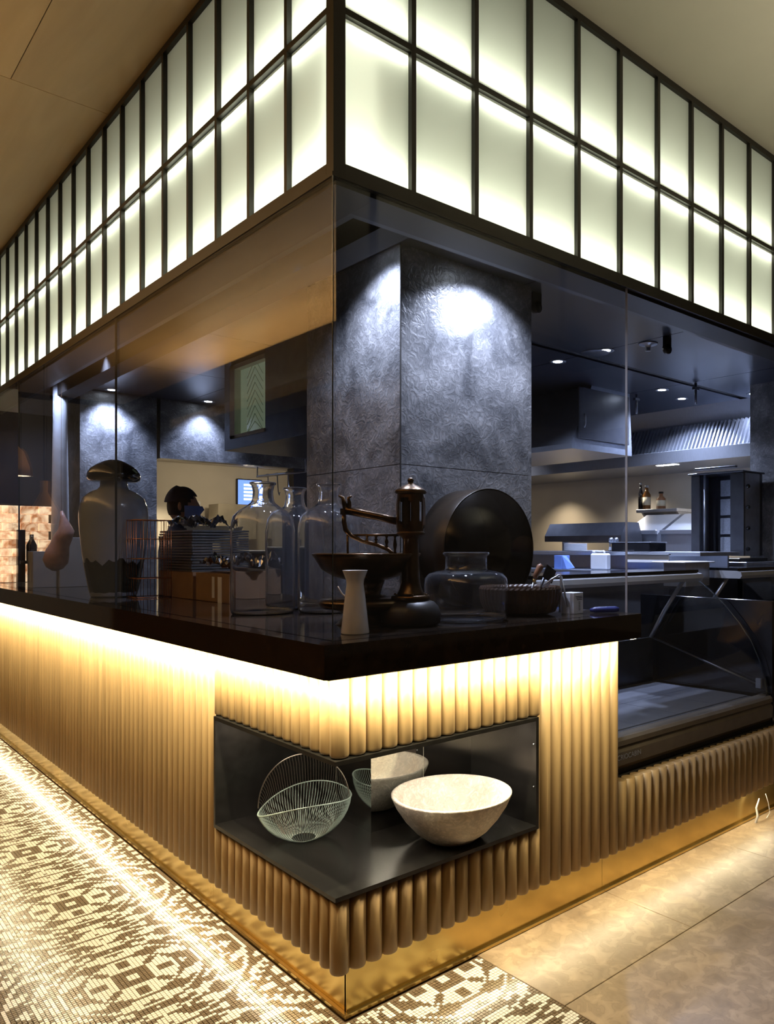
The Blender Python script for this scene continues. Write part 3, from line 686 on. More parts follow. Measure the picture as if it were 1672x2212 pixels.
for k in range(15):
    z = ZT + .1355 + k * .0142
    if ts0 is None:
        t = thing('tray', 'flat grey ribbed tray in the stack on the brown carton', 'tray', (.41, 2.08, z), 'grey trays stacked on the carton')
        m = MB(); m.box((.28, 1.86, z), (.54, 2.28, z + .004), .001); m.build('tray_base', GREYT, t)
        m = MB()
        for a, b in (((.27, 1.85), (.28, 2.29)), ((.54, 1.85), (.55, 2.29)), ((.28, 1.85), (.54, 1.86)), ((.28, 2.28), (.54, 2.29))): m.box((a[0], a[1], z), (b[0], b[1], z + .010), .001)
        m.build('tray_rim', GREYT, t); ts0 = t
    else: tq = dup(ts0, (.41 + random.uniform(-.004, .004), 2.08 + random.uniform(-.004, .004), z), label='topmost grey tray of the stack, under the crinkled foil' if k == 14 else None)
def crumple(name, lab, c, sx, sy, amp, seed, slope=(0, 0)):
    m = MB(); g = 22; rg = np.random.default_rng(seed); vs = []
    hgt = rg.random((g + 1, g + 1))
    for i in range(g + 1):
        for j in range(g + 1):
            vs.append((c[0] + (i / g - .5) * sx, c[1] + (j / g - .5) * sy, c[2] + hgt[i, j] * amp + slope[0] * i / g + slope[1] * j / g + .03 * math.sin(i * .5) * math.cos(j * .4) * (amp > .01)))
    fs = []
    for i in range(g):
        for j in range(g):
            a = i * (g + 1) + j; fs += [(a, a + g + 1, a + g + 2), (a, a + g + 2, a + 1)]
    t = thing(name, lab, 'foil', c); m.add(vs, fs).build('foil_sheet', FOIL, t)
crumple('foil_sheet', 'crumpled silver foil lying on the brown carton behind the bottles', (.40, 1.58, ZT + .175), .26, .40, .035, 5, (0, .0))
crumple('foil_sheet', 'crinkled foil on top of the stacked grey trays', (.41, 2.12, ZT + .385), .22, .30, .018, 9)
# pale plinth blocks and the leg of meat at the far left
pb = thing('plinth_block', 'pale grey square block standing left of the glazed jar, front one', 'block', (.05, 3.05, ZT))
GB = mat('pale_block', (.30, .29, .27), .5, 0, .05, 8)
q = base(154, 5.05); pb.location = q; ORG[pb.name] = q
B(q + Vector((-.09, -.09, 0)), q + Vector((.09, .09, .32)), .002).build('block', GB, pb)
q = base(92, 4.95); pb2 = thing('plinth_block', 'lower pale block at far left, under the hanging leg of meat', 'block', q)
B(q + Vector((-.07, -.07, 0)), q + Vector((.07, .07, .23)), .002).build('block', GB, pb2)
hm = thing('ham_leg', 'raw pink leg of meat hanging from a cord at the far left', 'meat', PD(128, 1235, 4.7))
MEAT = mat('cured_meat', (.50, .30, .26), .35, 0, .3, 14, .15)
hp = [PD(x, y, 4.7) for x, y in ((133, 1104), (136, 1118), (139, 1132), (143, 1146), (137, 1160), (130, 1176), (124, 1194), (120, 1212), (118, 1226), (117, 1233))]
MB().tube(hp, [.008, .016, .030, .045, .050, .052, .066, .070, .048, .014], 16).build('meat', MEAT, hm)
MB().tube([hp[0], PD(132, 1060, 4.7), PD(132, 1000, 4.7), Vector((hp[0].x, hp[0].y, ZI))], .0010, 6).build('cord', CARD, hm)
# backlit onyx wall
ox = thing('onyx_wall', 'backlit amber onyx block wall glowing at the left edge', 'wall panel', (-.03, 4.55, ZT))
m_, nt, bb = _new('onyx'); N = nt.nodes.new; L = nt.links.new
tc = N('ShaderNodeTexCoord'); oi = N('ShaderNodeObjectInfo'); ad = N('ShaderNodeVectorMath'); ad.operation = 'ADD'; L(tc.outputs['Object'], ad.inputs[0])
cb2 = N('ShaderNodeCombineXYZ'); ml = N('ShaderNodeMath'); ml.operation = 'MULTIPLY'; ml.inputs[1].default_value = 17; L(oi.outputs['Random'], ml.inputs[0]); L(ml.outputs[0], cb2.inputs[0]); L(cb2.outputs[0], ad.inputs[1])
nz = N('ShaderNodeTexNoise'); nz.inputs['Scale'].default_value = 7; nz.inputs['Detail'].default_value = 5; nz.inputs['Distortion'].default_value = 2.5; L(ad.outputs[0], nz.inputs[0])
rp = N('ShaderNodeValToRGB'); e = rp.color_ramp.elements; e[0].position = .35; e[0].color = (.45, .16, .05, 1); e[1].position = .62; e[1].color = (1, .72, .42, 1); L(nz.outputs[0], rp.inputs[0])
L(rp.outputs[0], bb.inputs['Emission Color']); bb.inputs['Emission Strength'].default_value = 1.5; L(rp.outputs[0], bb.inputs['Base Color']); bb.inputs['Roughness'].default_value = .3
blk = None
for r in range(9):
    for c in range(5):
        x = -.25 + c * .115 - (.05 if r % 2 else 0); z = ZT + .003 + r * .062
        if blk is None: blk = B((0, 0, 0), (.112, .05, .059), .002); blk = blk.build('onyx_brick', m_, ox, fix=True); ob = blk; ob.location = Vector((x + .03, 0, z - ZT)); 
        else: ob = blk.copy(); C.objects.link(ob); ob.parent = ox; ob.location = Vector((x + .03, 0, z - ZT))
# the onyx brick mesh was written about the thing's origin
for v in blk.data.vertices: v.co += Vector((-.03, 4.55, ZT))
B((-.40, 4.605, ZT), (.42, 4.63, ZT + .57)).build('back_board', DARK, ox)
bl = thing('bottle_rack', 'black upright bracket with a dark bottle before the onyx wall', 'rack', base(45, 5.0))
q = base(45, 5.0); B(q + Vector((-.022, -.02, 0)), q + Vector((.022, .02, .37)), .002).build('upright', BLACKM, bl); MB().lathe([(0, 0), (.03, 0), (.03, .10), (.012, .14), (.012, .17), (0, .17)], q + RT * .07 + Vector((0, 0, .17)), 20).build('dark_bottle', BLACKG, bl)
B(q + Vector((-.02, -.02, .15)), q + RT * .12 + Vector((.0, .0, .17))).build('arm', BLACKM, bl)

# pendant lamps hanging in the dining room (outside the frame, seen mirrored in the glass)
def mirrorL(v): return Vector((-.232 - v.x, v.y, v.z))
SHADE = mat('pendant_shade', (.62, .46, .34), .5, 0, .05)
def pendant(p, r, hh, kind, lab, side):
    t = thing('pendant_lamp', lab, 'lamp', p)
    if kind == 'bell': pr = [(r * .12, hh), (r * .14, hh * .75), (r * .55, hh * .62), (r * .95, hh * .25), (r, 0), (r * .96, 0), (r * .9, hh * .25), (r * .5, hh * .58), (r * .1, hh * .7)]
    elif kind == 'vase': pr = [(r * .3, hh), (r * .28, hh * .75), (r * .5, hh * .6), (r, hh * .32), (r * .9, 0), (r * .86, 0), (r * .95, hh * .32), (r * .46, hh * .58), (r * .22, hh * .75)]
    else: pr = [(r * .05, hh), (r * .5, hh * .88), (r * .86, hh * .55), (r, 0), (r * .97, 0), (r * .83, hh * .53), (r * .48, hh * .85), (r * .02, hh * .95)]
    MB().lathe(pr, p, 32).build('lamp_shade', SHADE, t)
    MB().lathe([(0, .004), (r * .9, .004), (r * .9, .010), (0, .010)], p, 24).build('diffuser', mat('warm_diffuser', (1, .9, .7), .5, emit=(1, .82, .55), es=5), t)
    MB().tube([p + Vector((0, 0, hh * .9)), Vector((p.x, p.y, ZC))], .004, 6).build('flex', DARK, t)
pendant(mirrorL(PD(35, 1028, 7)), .11, .36, 'bell', 'bell shaped pendant mirrored highest at the far left of the glass', 0)
pendant(mirrorL(PD(95, 1132, 6.4)), .10, .36, 'vase', 'vase shaped pendant mirrored left of the glazed jar', 0)
p = PD(1130, 1192, 6); pendant(Vector((p.x, -.222 - p.y, p.z)), .10, .13, 'dome', 'brown dome pendant mirrored over the round drum', 1)
# ================================================================== DISPLAY CASE (right of the counter)
def case(X0, X1_, lab, yb=.84):
    t = thing('display_case', lab, 'display case', (X0, 0, .46))
    T_ = lambda s: s
    DK = mat('deck_steel', (.22, .23, .27), .35, .5, .06, 20)
    # front bumper
    MB().extr([(-.012, .48), (-.030, .50), (-.034, .555), (-.022, .575), (-.030, .58), (-.030, .60), (-.02, .612), (.03, .616), (.03, .47)], X0 + .005, X1_ - .02, 'x').build('front_bumper', RUBB, t)
    B((X0 + .005, -.012, .462), (X1_, .70, .50)).build('base_body', DARK, t)
    B((X0 + .005, .04, .575), (X1_ - .03, .726, .595)).build('deck_tray', DK, t)
    n = 4; wd = (X1_ - X0 - .06) / n
    for k in range(n):
        B((X0 + .02 + k * wd, .10, .595), (X0 + .02 + (k + 1) * wd - .003, .43, .600)).build('deck_plate', DK, t); B((X0 + .02 + k * wd, .433, .595), (X0 + .02 + (k + 1) * wd - .003, .725, .600)).build('deck_plate', DK, t)
    m = MB()
    for k in range(56): x = X0 + .03 + k * (X1_ - X0 - .08) / 56; m.box((x, .045, .5955), (x + .014, .060, .597)); m.box((x, .066, .5955), (x + .014, .081, .597))
    o = m.build('air_slots', DARK, t); 
    # end panel
    B((X1_, -.02, .462), (X1_ + .03, yb, 1.11), .002).build('end_panel', BLACKG, t)
    # curved front glass, profile (y, z)
    arc = [(-.012, .617), (.0, .70), (.03, .80), (.08, .90), (.15, .99), (.235, 1.08), (.33, 1.16), (.40, 1.205)]
    m = MB(); vs = []
    for y, z in arc: vs += [(X0 + .004, y, z), (X1_ - .03, y, z)]
    for y, z in arc: vs += [(X0 + .004, y + .004, z - .005), (X1_ - .03, y + .004, z - .005)]
    q = len(arc); fs = [(2 * i, 2 * i + 1, 2 * i + 3, 2 * i + 2) for i in range(q - 1)] + [(2 * q + 2 * i, 2 * q + 2 * i + 2, 2 * q + 2 * i + 3, 2 * q + 2 * i + 1) for i in range(q - 1)]
    m.add(vs, fs, True).build('curved_glass', GLASS, t)
    pl = [(y, z) for y, z in arc] + [(.72, .62), (.72, .60)]
    MB().extr(arc + [(.735, .86), (.735, .60)], X1_ - .034, X1_ - .028, 'x').build('end_glass', GLASS, t)
    m = MB(); m.tube([(X1_ - .036, y + .006, z - .004) for y, z in arc], .004, 6); m.build('glass_edge', ge, t)
    # canopy rail and top shelf
    MB().extr([(.385, 1.205), (.372, 1.222), (.380, 1.245), (.41, 1.252), (.62, 1.252), (.62, 1.205)], X0 - .02, X1_ - .04, 'x').build('canopy', CANO, t)
    B((X0 - .02, .40, 1.2525), (X1_ - .05, .68, 1.268)).build('canopy_top', BLACKG, t)
    for xx in (X1_ - .05, X0 + .03):
        MB().tube([(xx, .50, 1.204), (xx, .63, 1.02), (xx, .725, .86)], .013, 8).build('support_arm', STEEL, t)
    MB().tube([(X1_ - .045, .725, .86), (X1_ - .045, .02, .66)], .006, 6).build('lower_rail', STEELD, t)
    B((X0 + .02, .727, .60), (X1_ - .03, .735, .86)).build('rear_panel', STEELD, t)
    B((X1_ - .06, .015, .65), (X1_ - .045, .045, .70)).build('glass_clip', STEEL, t)
    return t
cs_ = case(1.215, 2.58, 'curved glass refrigerated display case beside the end of the counter')
case(2.98, 4.03, 'second glass display case beyond the black end panel', .735)
tx = bpy.data.curves.new('maker_badge', 'FONT'); tx.body = 'CRIOCABIN'; tx.size = .030; tx.extrude = .0006
to = bpy.data.objects.new('maker_badge_tmp', tx); C.objects.link(to)
dg = bpy.context.evaluated_depsgraph_get(); dg.update(); me = bpy.data.meshes.new_from_object(to.evaluated_get(dg)); bpy.data.objects.remove(to)
mo = bpy.data.objects.new('maker_badge', me); C.objects.link(mo); me.materials.clear(); me.materials.append(STEEL)
mo.parent = cs_; mo.rotation_euler = (pi / 2, 0, 0); mo.location = Vector((1.245, -.0352, .525)) - ORG[cs_.name]

# ================================================================== KITCHEN
def kb(t, name, a, b, m, ch=.003): return B(a, b, ch).build(name, m, t)
# island hood
h = thing('extractor_hood', 'hanging steel extractor hood box right of the near column', 'hood', (3.0, 1.75, 2.12))
m = MB(); a0, a1, b0, b1 = 3.0, 3.72, 1.77, 3.4
vs = [(a0, b0, 2.12), (a1, b0, 2.12), (a1, b1, 2.12), (a0, b1, 2.12), (a0, b0, 2.16), (a1, b0, 2.16), (a1, b1, 2.16), (a0, b1, 2.16), (a0 + .25, b0 + .02, ZI), (a1, b0 + .02, ZI), (a1, b1, ZI), (a0 + .25, b1, ZI)]
m.add(vs, [(0, 3, 2, 1), (0, 1, 5, 4), (1, 2, 6, 5), (2, 3, 7, 6), (3, 0, 4, 7), (4, 5, 9, 8), (5, 6, 10, 9), (6, 7, 11, 10), (7, 4, 8, 11), (8, 9, 10, 11)]).build('hood_shell', STEEL, h)
kb(h, 'access_door', (3.06, 1.748, 2.20), (3.66, 1.765, 2.58), STEELD); MB().tube([(3.10, 1.735, 2.28), (3.10, 1.725, 2.30), (3.10, 1.725, 2.36), (3.10, 1.735, 2.38)], .006, 6).build('handle', STEEL, h)
# wall hood with baffles along the right wall
h = thing('extractor_hood', 'long steel wall hood with rows of slanted grease baffles', 'hood', (4.2, 1.3, 2.1))
MB().extr([(4.22, 2.10), (4.22, 2.20), (4.24, 2.205), (4.62, 2.13), (5.02, 2.13), (5.02, 2.10)], .96, 6.0, 'y').build('gutter', STEEL, h)
MB().extr([(4.55, ZI), (4.62, 2.42), (4.64, 2.42), (5.02, 2.42), (5.02, ZI)], .96, 6.0, 'y').build('upper_casing', STEEL, h)
mm = None
y = .97
while y < 5.6:
    m = MB(); m.box((-.01, -.236, 0), (.0, .236, .33)); 
    for k in range(13): yy = -.225 + k * .0375; m.extr([(-.012, 0), (-.040, .004), (-.040, .32), (-.012, .33)], yy - .007, yy + .007, 'y')
    if mm is None:
        m.rot(math.radians(28), axis='Y'); mm = m.build('baffle_filter', STEEL, h); o0 = ORG[h.name]
        for v in mm.data.vertices: v.co += o0
        o = mm
    else: o = mm.copy(); C.objects.link(o); o.parent = h
    o.location = Vector((4.40, y + .24, 2.155)) - o0; y += .485
kb(h, 'hood_lamp', (4.30, 1.75, 2.0985), (4.36, 1.95, 2.1), LEDC)
spot('hood_spot', (4.70, 3.6, 2.09), (1, .78, .5), 45, 120, .9, .04); spot('hood_spot', (4.70, 1.7, 2.09), (1, .90, .82), 30, 120, .9, .04); spot('hood_spot', (4.70, 2.6, 2.09), (1, .88, .72), 22, 130, .9, .04); spot('kitchen_spot', (3.85, 3.9, ZI - .02), COOL, 90, 130, .8)  # third hood_spot and the kitchen_spot are added fills without fixtures
# serving station
st = thing('pass_station', 'two tier steel serving station in the kitchen behind the display case', 'shelving', (2.9, .7, 0))
kb(st, 'lower_shelf', (2.9, .76, 1.205), (3.6, 3.3, 1.232), STEEL); kb(st, 'upper_shelf', (3.12, .76, 1.335), (3.62, 3.3, 1.362), STEEL)
kb(st, 'back_panel', (3.44, .75, 1.232), (3.46, 3.3, 1.335), STEEL, 0); kb(st, 'cabinet', (2.95, .75, 0.02), (3.58, 3.3, 1.205), STEELD, .005)
def on(px, py, X): return PX(px, py, X)
# things on the upper shelf
q = on(1243, 1188, 3.25); z = 1.3625; pl0 = None
for k in range(9):
    pz = Vector((q.x, q.y, z + .0005 + k * .0062))
    if pl0 is None:
        pl0 = thing('plate', 'white plate in the stack on the upper steel shelf', 'plate', pz, 'white plates stacked on the steel shelf')
        MB().lathe([(0, 0), (.06, 0), (.085, .004), (.092, .008), (.090, .009), (.06, .004), (0, .003)], pz, 28).build('plate_body', PLAST, pl0)
    else: dup(pl0, pz)
q2 = on(1278, 1190, 3.22); t = thing('plate', 'single white plate lying right of the plate stack', 'plate', (q2.x, q2.y, z)); MB().lathe([(0, 0), (.05, 0), (.075, .005), (.074, .007), (0, .003)], (q2.x, q2.y, z), 24).build('plate_body', PLAST, t)
for i, px in enumerate((1320, 1331)):
    q = on(px, 1190, 3.25); q.z = z; t = thing('pepper_mill', ('clear pepper mill on the steel shelf, the left one of the pair', 'clear pepper mill nearest the black tray, right one of the pair')[i], 'mill', q)
    MB().lathe([(0, 0), (.020, 0), (.019, .012), (.013, .04), (.016, .065), (.016, .07), (0, .07)], q, 16).build('mill_body', JGLASS, t); MB().lathe([(0, .07), (.017, .07), (.018, .088), (.012, .10), (0, .103)], q, 16).build('mill_head', STEEL, t)
q = on(1379, 1191, 3.25); q.z = z; t = thing('food_tray', 'black rectangular tray with pale lid on the steel shelf', 'tray', q)
B(q + Vector((-.10, -.17, 0)), q + Vector((.10, .17, .062)), .006).build('tray_body', BLACKG, t); B(q + Vector((-.105, -.175, .0622)), q + Vector((.105, .175, .068)), .002).build('lid', STEEL, t)
# on the lower shelf
q = on(1297, 1233, 2.98); q.z = 1.2325; t = thing('jerrycan', 'white plastic jerrycan on the lower steel shelf', 'canister', q)
B((-.03, -.075, 0), (.03, .075, .118), .012).build('can_body', PLAST, t); MB().tube([(0, .045, .112), (0, .04, .132), (0, .0, .128), (0, -.03, .132), (0, -.04, .112)], .009, 8).build('handle', PLAST, t); MB().lathe([(0, .115), (.016, .115), (.016, .138), (0, .138)], (0, .055, 0), 16).build('cap', PLAST, t)
for c in t.children:
    for v in c.data.vertices: v.co += ORG[t.name]
q = on(1222, 1236, 2.98); q.z = 1.2325; t = thing('tissue_box', 'blue paper wipes box with a sheet spilling out on the lower shelf', 'box', q)
MB().extr([(-.055, 0), (.055, 0), (.055, .105), (.0, .105)], q.x - .04, q.x + .04, 'x')
B(q + Vector((-.045, .0, 0)), q + Vector((.045, .075, .10)), .002).build('carton', BLUEP, t); MB().add([q + Vector(v) for v in ((-.045, -.005, .10), (.0, -.005, .10), (.0, -.09, .01), (-.045, -.05, .002), (-.045, -.005, .002), (0, -.005, .002))], [(0, 1, 2, 3), (0, 3, 4), (1, 5, 2), (4, 3, 2, 5), (0, 4, 5, 1)]).build('paper_sheet', BLUEP, t)
q = on(1400, 1208, 2.92); t = thing('ticket_rail', 'white order ticket holder fixed to the edge of the steel shelf', 'holder', q)
B(q + Vector((-.01, -.17, -.022)), q + Vector((.0, .17, .028)), .002).build('paper', PLAST, t); B(q + Vector((-.02, -.175, .028)), q + Vector((.004, .175, .036)), .001).build('rail', STEEL, t)
# heat lamp gantry, sinks and shelf on the back wall
t = thing('heated_gantry', 'long dark steel food warmer with sloping hood in the middle of the kitchen', 'gantry', PX(1280, 1155, 3.8)); gx = 3.8
a = PX(1345, 1118, gx); b_ = PX(1180, 1118, gx)
MB().extr([(gx - .02, 1.44), (gx - .02, 1.49), (gx + .05, 1.60), (gx + .22, 1.60), (gx + .27, 1.47), (gx + .27, 1.44)], a.y, b_.y, 'y').build('gantry_hood', STEELD, t)
kb(t, 'lamp_bar', (gx + .1, a.y + .1, 1.43), (gx + .13, b_.y - .1, 1.439), STEEL); kb(t, 'counter', (gx - .05, a.y, .9), (gx + .27, b_.y, 1.30), STEEL)
for yy in (a.y + .03, b_.y - .03): kb(t, 'post', (gx + .2, yy - .02, 1.30), (gx + .24, yy + .02, 1.44), STEEL)
a = PX(1462, 1118, 4.62); b_ = PX(1374, 1105, 4.62); t = thing('wall_shelf', 'steel wall shelf with triangular brackets carrying two bottles', 'shelf', a)
zt = PX(1400, 1100, 4.62).z; kb(t, 'shelf_board', (4.62, a.y, zt - .03), (5.0, b_.y, zt), STEEL)
for yy in (a.y + .02, b_.y - .05): MB().add([(4.66, yy, zt - .03), (5.0, yy, zt - .03), (5.0, yy, zt - .32), (4.66, yy + .02, zt - .03), (5.0, yy + .02, zt - .03), (5.0, yy + .02, zt - .32)], [(0, 1, 2), (3, 5, 4), (0, 3, 4, 1), (1, 4, 5, 2), (2, 5, 3, 0)]).build('bracket', STEEL, t)
AMB = mat('amber_bottle', (.16, .07, .02), .12, 0, .1); LAB = mat('paper_label', (.62, .58, .46), .7)
for px, lab, hh, r, mm_ in ((1397, 'amber bottle with pale label on the wall shelf', .24, .038, AMB), (1384, 'slim dark bottle behind the amber bottle on the wall shelf', .27, .024, BLACKG), (1428, 'short brown sauce jar with black cap on the wall shelf', .17, .044, mat('brown_sauce', (.28, .13, .06), .3))):
    q = PX(px, 1098, 4.8); q.z = zt; t = thing('sauce_bottle', lab, 'bottle', q)
    MB().lathe([(0, 0), (r, 0), (r, hh * .62), (r * .45, hh * .76), (r * .42, hh * .9), (0, hh * .9)], q, 18).build('bottle_body', mm_, t); MB().lathe([(0, hh * .9), (r * .5, hh * .9), (r * .5, hh), (0, hh)], q, 14).build('cap', DARK if 'amber' not in lab else STEEL, t)
    if mm_ is not BLACKG: MB().lathe([(r + .001, hh * .2), (r + .001, hh * .52)], q, 18).build('paper_label', LAB, t)
for x0, x1, dz, nm in ((1345, 1420, 0, 'steel sink unit with sloping splash hood left of the wall shelf bracket'), (1428, 1500, 0, 'steel sloping cooker hood front beside the kebab grill')):
    a = PX(x1, 1150, 4.1); b_ = PX(x0, 1150, 4.1); t = thing('steel_unit', nm, 'kitchen unit', (4.1, a.y, .9))
    MB().extr([(4.1, .01), (4.1, 1.50), (4.14, 1.53), (4.45, 1.68), (4.6, 1.68), (4.6, .01)], a.y, b_.y, 'y').build('unit_body', STEEL, t); kb(t, 'top_rim', (4.075, a.y, 1.50), (4.10, b_.y, 1.535), STEEL)
# kebab grill
q = PX(1552, 1215, 3.80); q.z = 1.30; g = thing('kebab_grill', 'upright steel kebab grill with four ceramic burner panels', 'grill', q)
u0 = PX(1610, 1215, 3.80).y; u1 = PX(1496, 1215, 3.80).y; zt = PX(1552, 1024, 3.80).z
kb(g, 'back_panel', (4.010, u0, 1.33), (4.050, u1, zt), STEELD); kb(g, 'base_tray', (3.670, u0 - .03, 1.29), (4.070, u1 + .03, 1.315), BLACKM)
kb(g, 'left_door', (3.780, u1 - .075, 1.33), (3.800, u1 - .0, zt), STEELD); kb(g, 'right_door', (3.780, u0, 1.33), (3.800, u0 + .11, zt), STEELD); kb(g, 'left_cheek', (3.800, u1 - .012, 1.33), (4.010, u1, zt), STEEL); kb(g, 'right_cheek', (3.800, u0, 1.33), (4.010, u0 + .012, zt), STEEL)
for k in range(4):
    kb(g, 'burner_panel', (3.995, (u0 + u1) / 2 - .0, 1.345 + k * .145), (4.009, (u0 + u1) / 2 + .10, 1.47 + k * .145), mat('ceramic_burner', (.42, .46, .55), .7, 0, .15, 90, .2), .004)
MB().tube([(3.810, u1 - .10, 1.33), (3.810, u1 - .10, zt)], .012, 8).build('spit', STEEL, g); kb(g, 'top_plate', (3.750, u0 - .01, zt), (4.070, u1 + .01, zt + .012), STEELD)
kb(g, 'top_arm', (3.750, u0 + .05, zt + .035), (3.780, u1 - .05, zt + .05), STEELD)
for k in range(4): MB().ball((3.795, u0 - .025, 1.38 + k * .15), .016, 10).build('knob', BLACKG, g)
t = thing('grill_table', 'steel table carrying the kebab grill', 'table', (3.650, u0 - .2, 0)); kb(t, 'table_top', (3.640, u0 - .10, 1.265), (4.090, u1 + .12, 1.289), STEEL); kb(t, 'cabinet', (3.66, u0 - .06, .02), (4.07, u1 + .1, 1.265), STEELD); 
t = thing('white_appliance', 'pale grey countertop appliance behind the display case canopy', 'appliance', PX(1515, 1265, 2.75)); q = PX(1500, 1262, 2.75); 
kb(t, 'casing', (2.66, q.y, 1.16), (2.92, q.y + .16, 1.30), STEEL); kb(t, 'stand', (2.68, q.y + .02, .0), (2.90, q.y + .14, 1.16), STEELD)
kb(t, 'flap', (2.62, q.y - .02, 1.3005), (2.95, q.y + .22, 1.308), PLAST)
# ---------------------------------------------------------------- ceiling fittings
LG = 'kitchen ceiling downlights'
names = {(1205, 782): 'round ceiling downlight nearest the column in the right kitchen', (1308, 758): 'round ceiling downlight beside the flat ceiling speaker', (1430, 843): 'round ceiling downlight over the kitchen middle, left of a pair', (1473, 862): 'round ceiling downlight over the kitchen middle, right of a pair',
         (1628, 851): 'bright ceiling downlight by the top of the right column', (450, 868): 'ceiling downlight washing the dark panel above the chef', (242, 843): 'ceiling downlight washing the column behind the glazed jar'}
for (px, py), lab in names.items():
    q = PZ(px, py, ZI - .004); t = thing('ceiling_downlight', lab, 'light', q, LG)
    MB().lathe([(.032, .001), (.055, 0), (.055, .004), (.032, .004)], q, 24, closed=True).build('trim_ring', STEEL, t); MB().lathe([(0, .001), (.031, .001), (.031, .003), (0, .003)], q, 20).build('lamp_face', LEDC, t)
    if px > 1000: spot('kitchen_spot', (q.x, q.y, q.z - .01), COOL, 35 if px == 1628 else 130, 130, .8)
q = PZ(242, 843, ZI); spot('column_spot', (q.x, 4.50, ZI - .02), COOL, 110, 105, .9, .03, (q.x, 4.62, 1.6))
q = PZ(450, 868, ZI); spot('panel_spot', (q.x, 4.50, ZI - .02), COOL, 50, 100, .9, .03, (q.x, 4.62, 1.6))
for x, y, aim, lab, pw in ((.98, .37, (1.0, .50, 1.4), 'ceiling downlight washing the right face of the near column', 98), (.45, .61, (.56, .66, 1.4), 'ceiling downlight washing the left face of the near column', 65)):
    t = thing('ceiling_downlight', lab, 'light', (x, y, ZI - .004), LG); MB().lathe([(.032, .001), (.055, 0), (.055, .004), (.032, .004)], (x, y, ZI - .004), 24, closed=True).build('trim_ring', STEEL, t); MB().lathe([(0, .001), (.031, .001), (.031, .003), (0, .003)], (x, y, ZI - .004), 20).build('lamp_face', LEDC, t)
    spot('near_column_spot', (x, y, ZI - .015), (.72, .79, 1), pw, 130, .8, .02, aim)
for px, py, lab in ((1400, 742, 'sprinkler head with round plate in the kitchen ceiling'),):
    q = PZ(px, py, ZI); t = thing('sprinkler', lab, 'sprinkler', q); MB().lathe([(0, 0), (.06, 0), (.055, -.008), (.02, -.012), (.012, -.04), (.018, -.045), (0, -.046)], q, 20).build('sprinkler_body', STEEL, t)
q = PZ(1286, 762, ZI); t = thing('ceiling_speaker', 'flat round grille beside a downlight in the kitchen ceiling', 'speaker', q); MB().lathe([(0, -.004), (.085, -.004), (.09, -.001), (.09, 0), (0, 0)], q, 28).build('grille', STEELD, t)
for px, py, lab in ((1158, 632, 'dark rounded ceiling bracket beside the near column'), (1441, 728, 'dark rounded ceiling bracket right of the sprinkler')):
    q = PZ(px, py, ZI); t = thing('ceiling_bracket', lab, 'bracket', q); B(q + Vector((-.03, -.012, -.07)), q + Vector((.03, .012, 0)), .004).build('plate', BLACKM, t); MB().lathe([(0, -.012), (.03, -.012), (.03, .012), (0, .012)], q + Vector((0, 0, -.07)), 20, axis=Matrix.Rotation(pi / 2, 3, 'X')).build('round_end', BLACKM, t)
for px, py, lab in ((1375, 852, 'hanging pipe drop left of the paired downlights'), (1503, 828, 'hanging pipe drop with clamp right of the paired downlights')):
    q = PZ(px, py, ZI); t = thing('pipe_drop', lab, 'pipe', q); MB().tube([q, q + Vector((0, 0, -.16))], .010, 8).build('rod', STEELD, t); B(q + Vector((-.03, -.012, -.05)), q + Vector((.03, .012, -.03))).build('clamp', STEELD, t)
# ---------------------------------------------------------------- left part of the kitchen
hb = thing('ceiling_bulkhead', 'dark hanging bulkhead with lit herringbone glass window above the bottles', 'bulkhead', (.97, 1.4, 2.08))
ya, yb = PX(573, 860, .97).y, PX(499, 860, .97).y
kb(hb, 'front_panel', (.97, 1.31, 2.04), (1.0, ya, ZI), STEELD, 0); kb(hb, 'front_panel', (.97, yb, 2.04), (1.0, yb + .10, ZI), STEELD, 0); kb(hb, 'front_panel', (.97, ya, 2.04), (1.0, yb, 2.11), STEELD, 0); kb(hb, 'bottom_panel', (1.0, 1.31, 2.04), (1.6, yb + .10, 2.06), STEELD, 0); kb(hb, 'end_panel', (1.0, yb + .08, 2.06), (1.6, yb + .10, ZI), STEELD, 0)
FR = mat('window_frame', (.75, .76, .68), .5)
for a, b in (((.962, yb - .07, 2.11), (1.03, yb, ZI - .03)), ((.962, ya, ZI - .06), (1.03, yb, ZI - .03)), ((.962, ya, 2.11), (1.03, yb, 2.13))): kb(hb, 'window_frame', a, b, FR, 0)
GRN = mat('green_glass', (.22, .26, .16), .12, 0, .1, emit=(.5, .62, .40), es=.2); GR2 = mat('herring_edge', (.55, .60, .48), .2)
kb(hb, 'window_glass', (1.005, ya, 2.13), (1.012, yb - .07, ZI - .06), GRN, 0)
m = MB(); yc = (ya + yb - .07) / 2
for k in range(9):
    for s in (-1, 1):
        m.tube([(1.003, yc, 2.20 + k * .05), (1.003, yc + s * .11, 2.09 + k * .05 if 2.09 + k * .05 > 2.13 else 2.135)], .0018, 4)
m.build('herringbone_lines', GR2, hb)
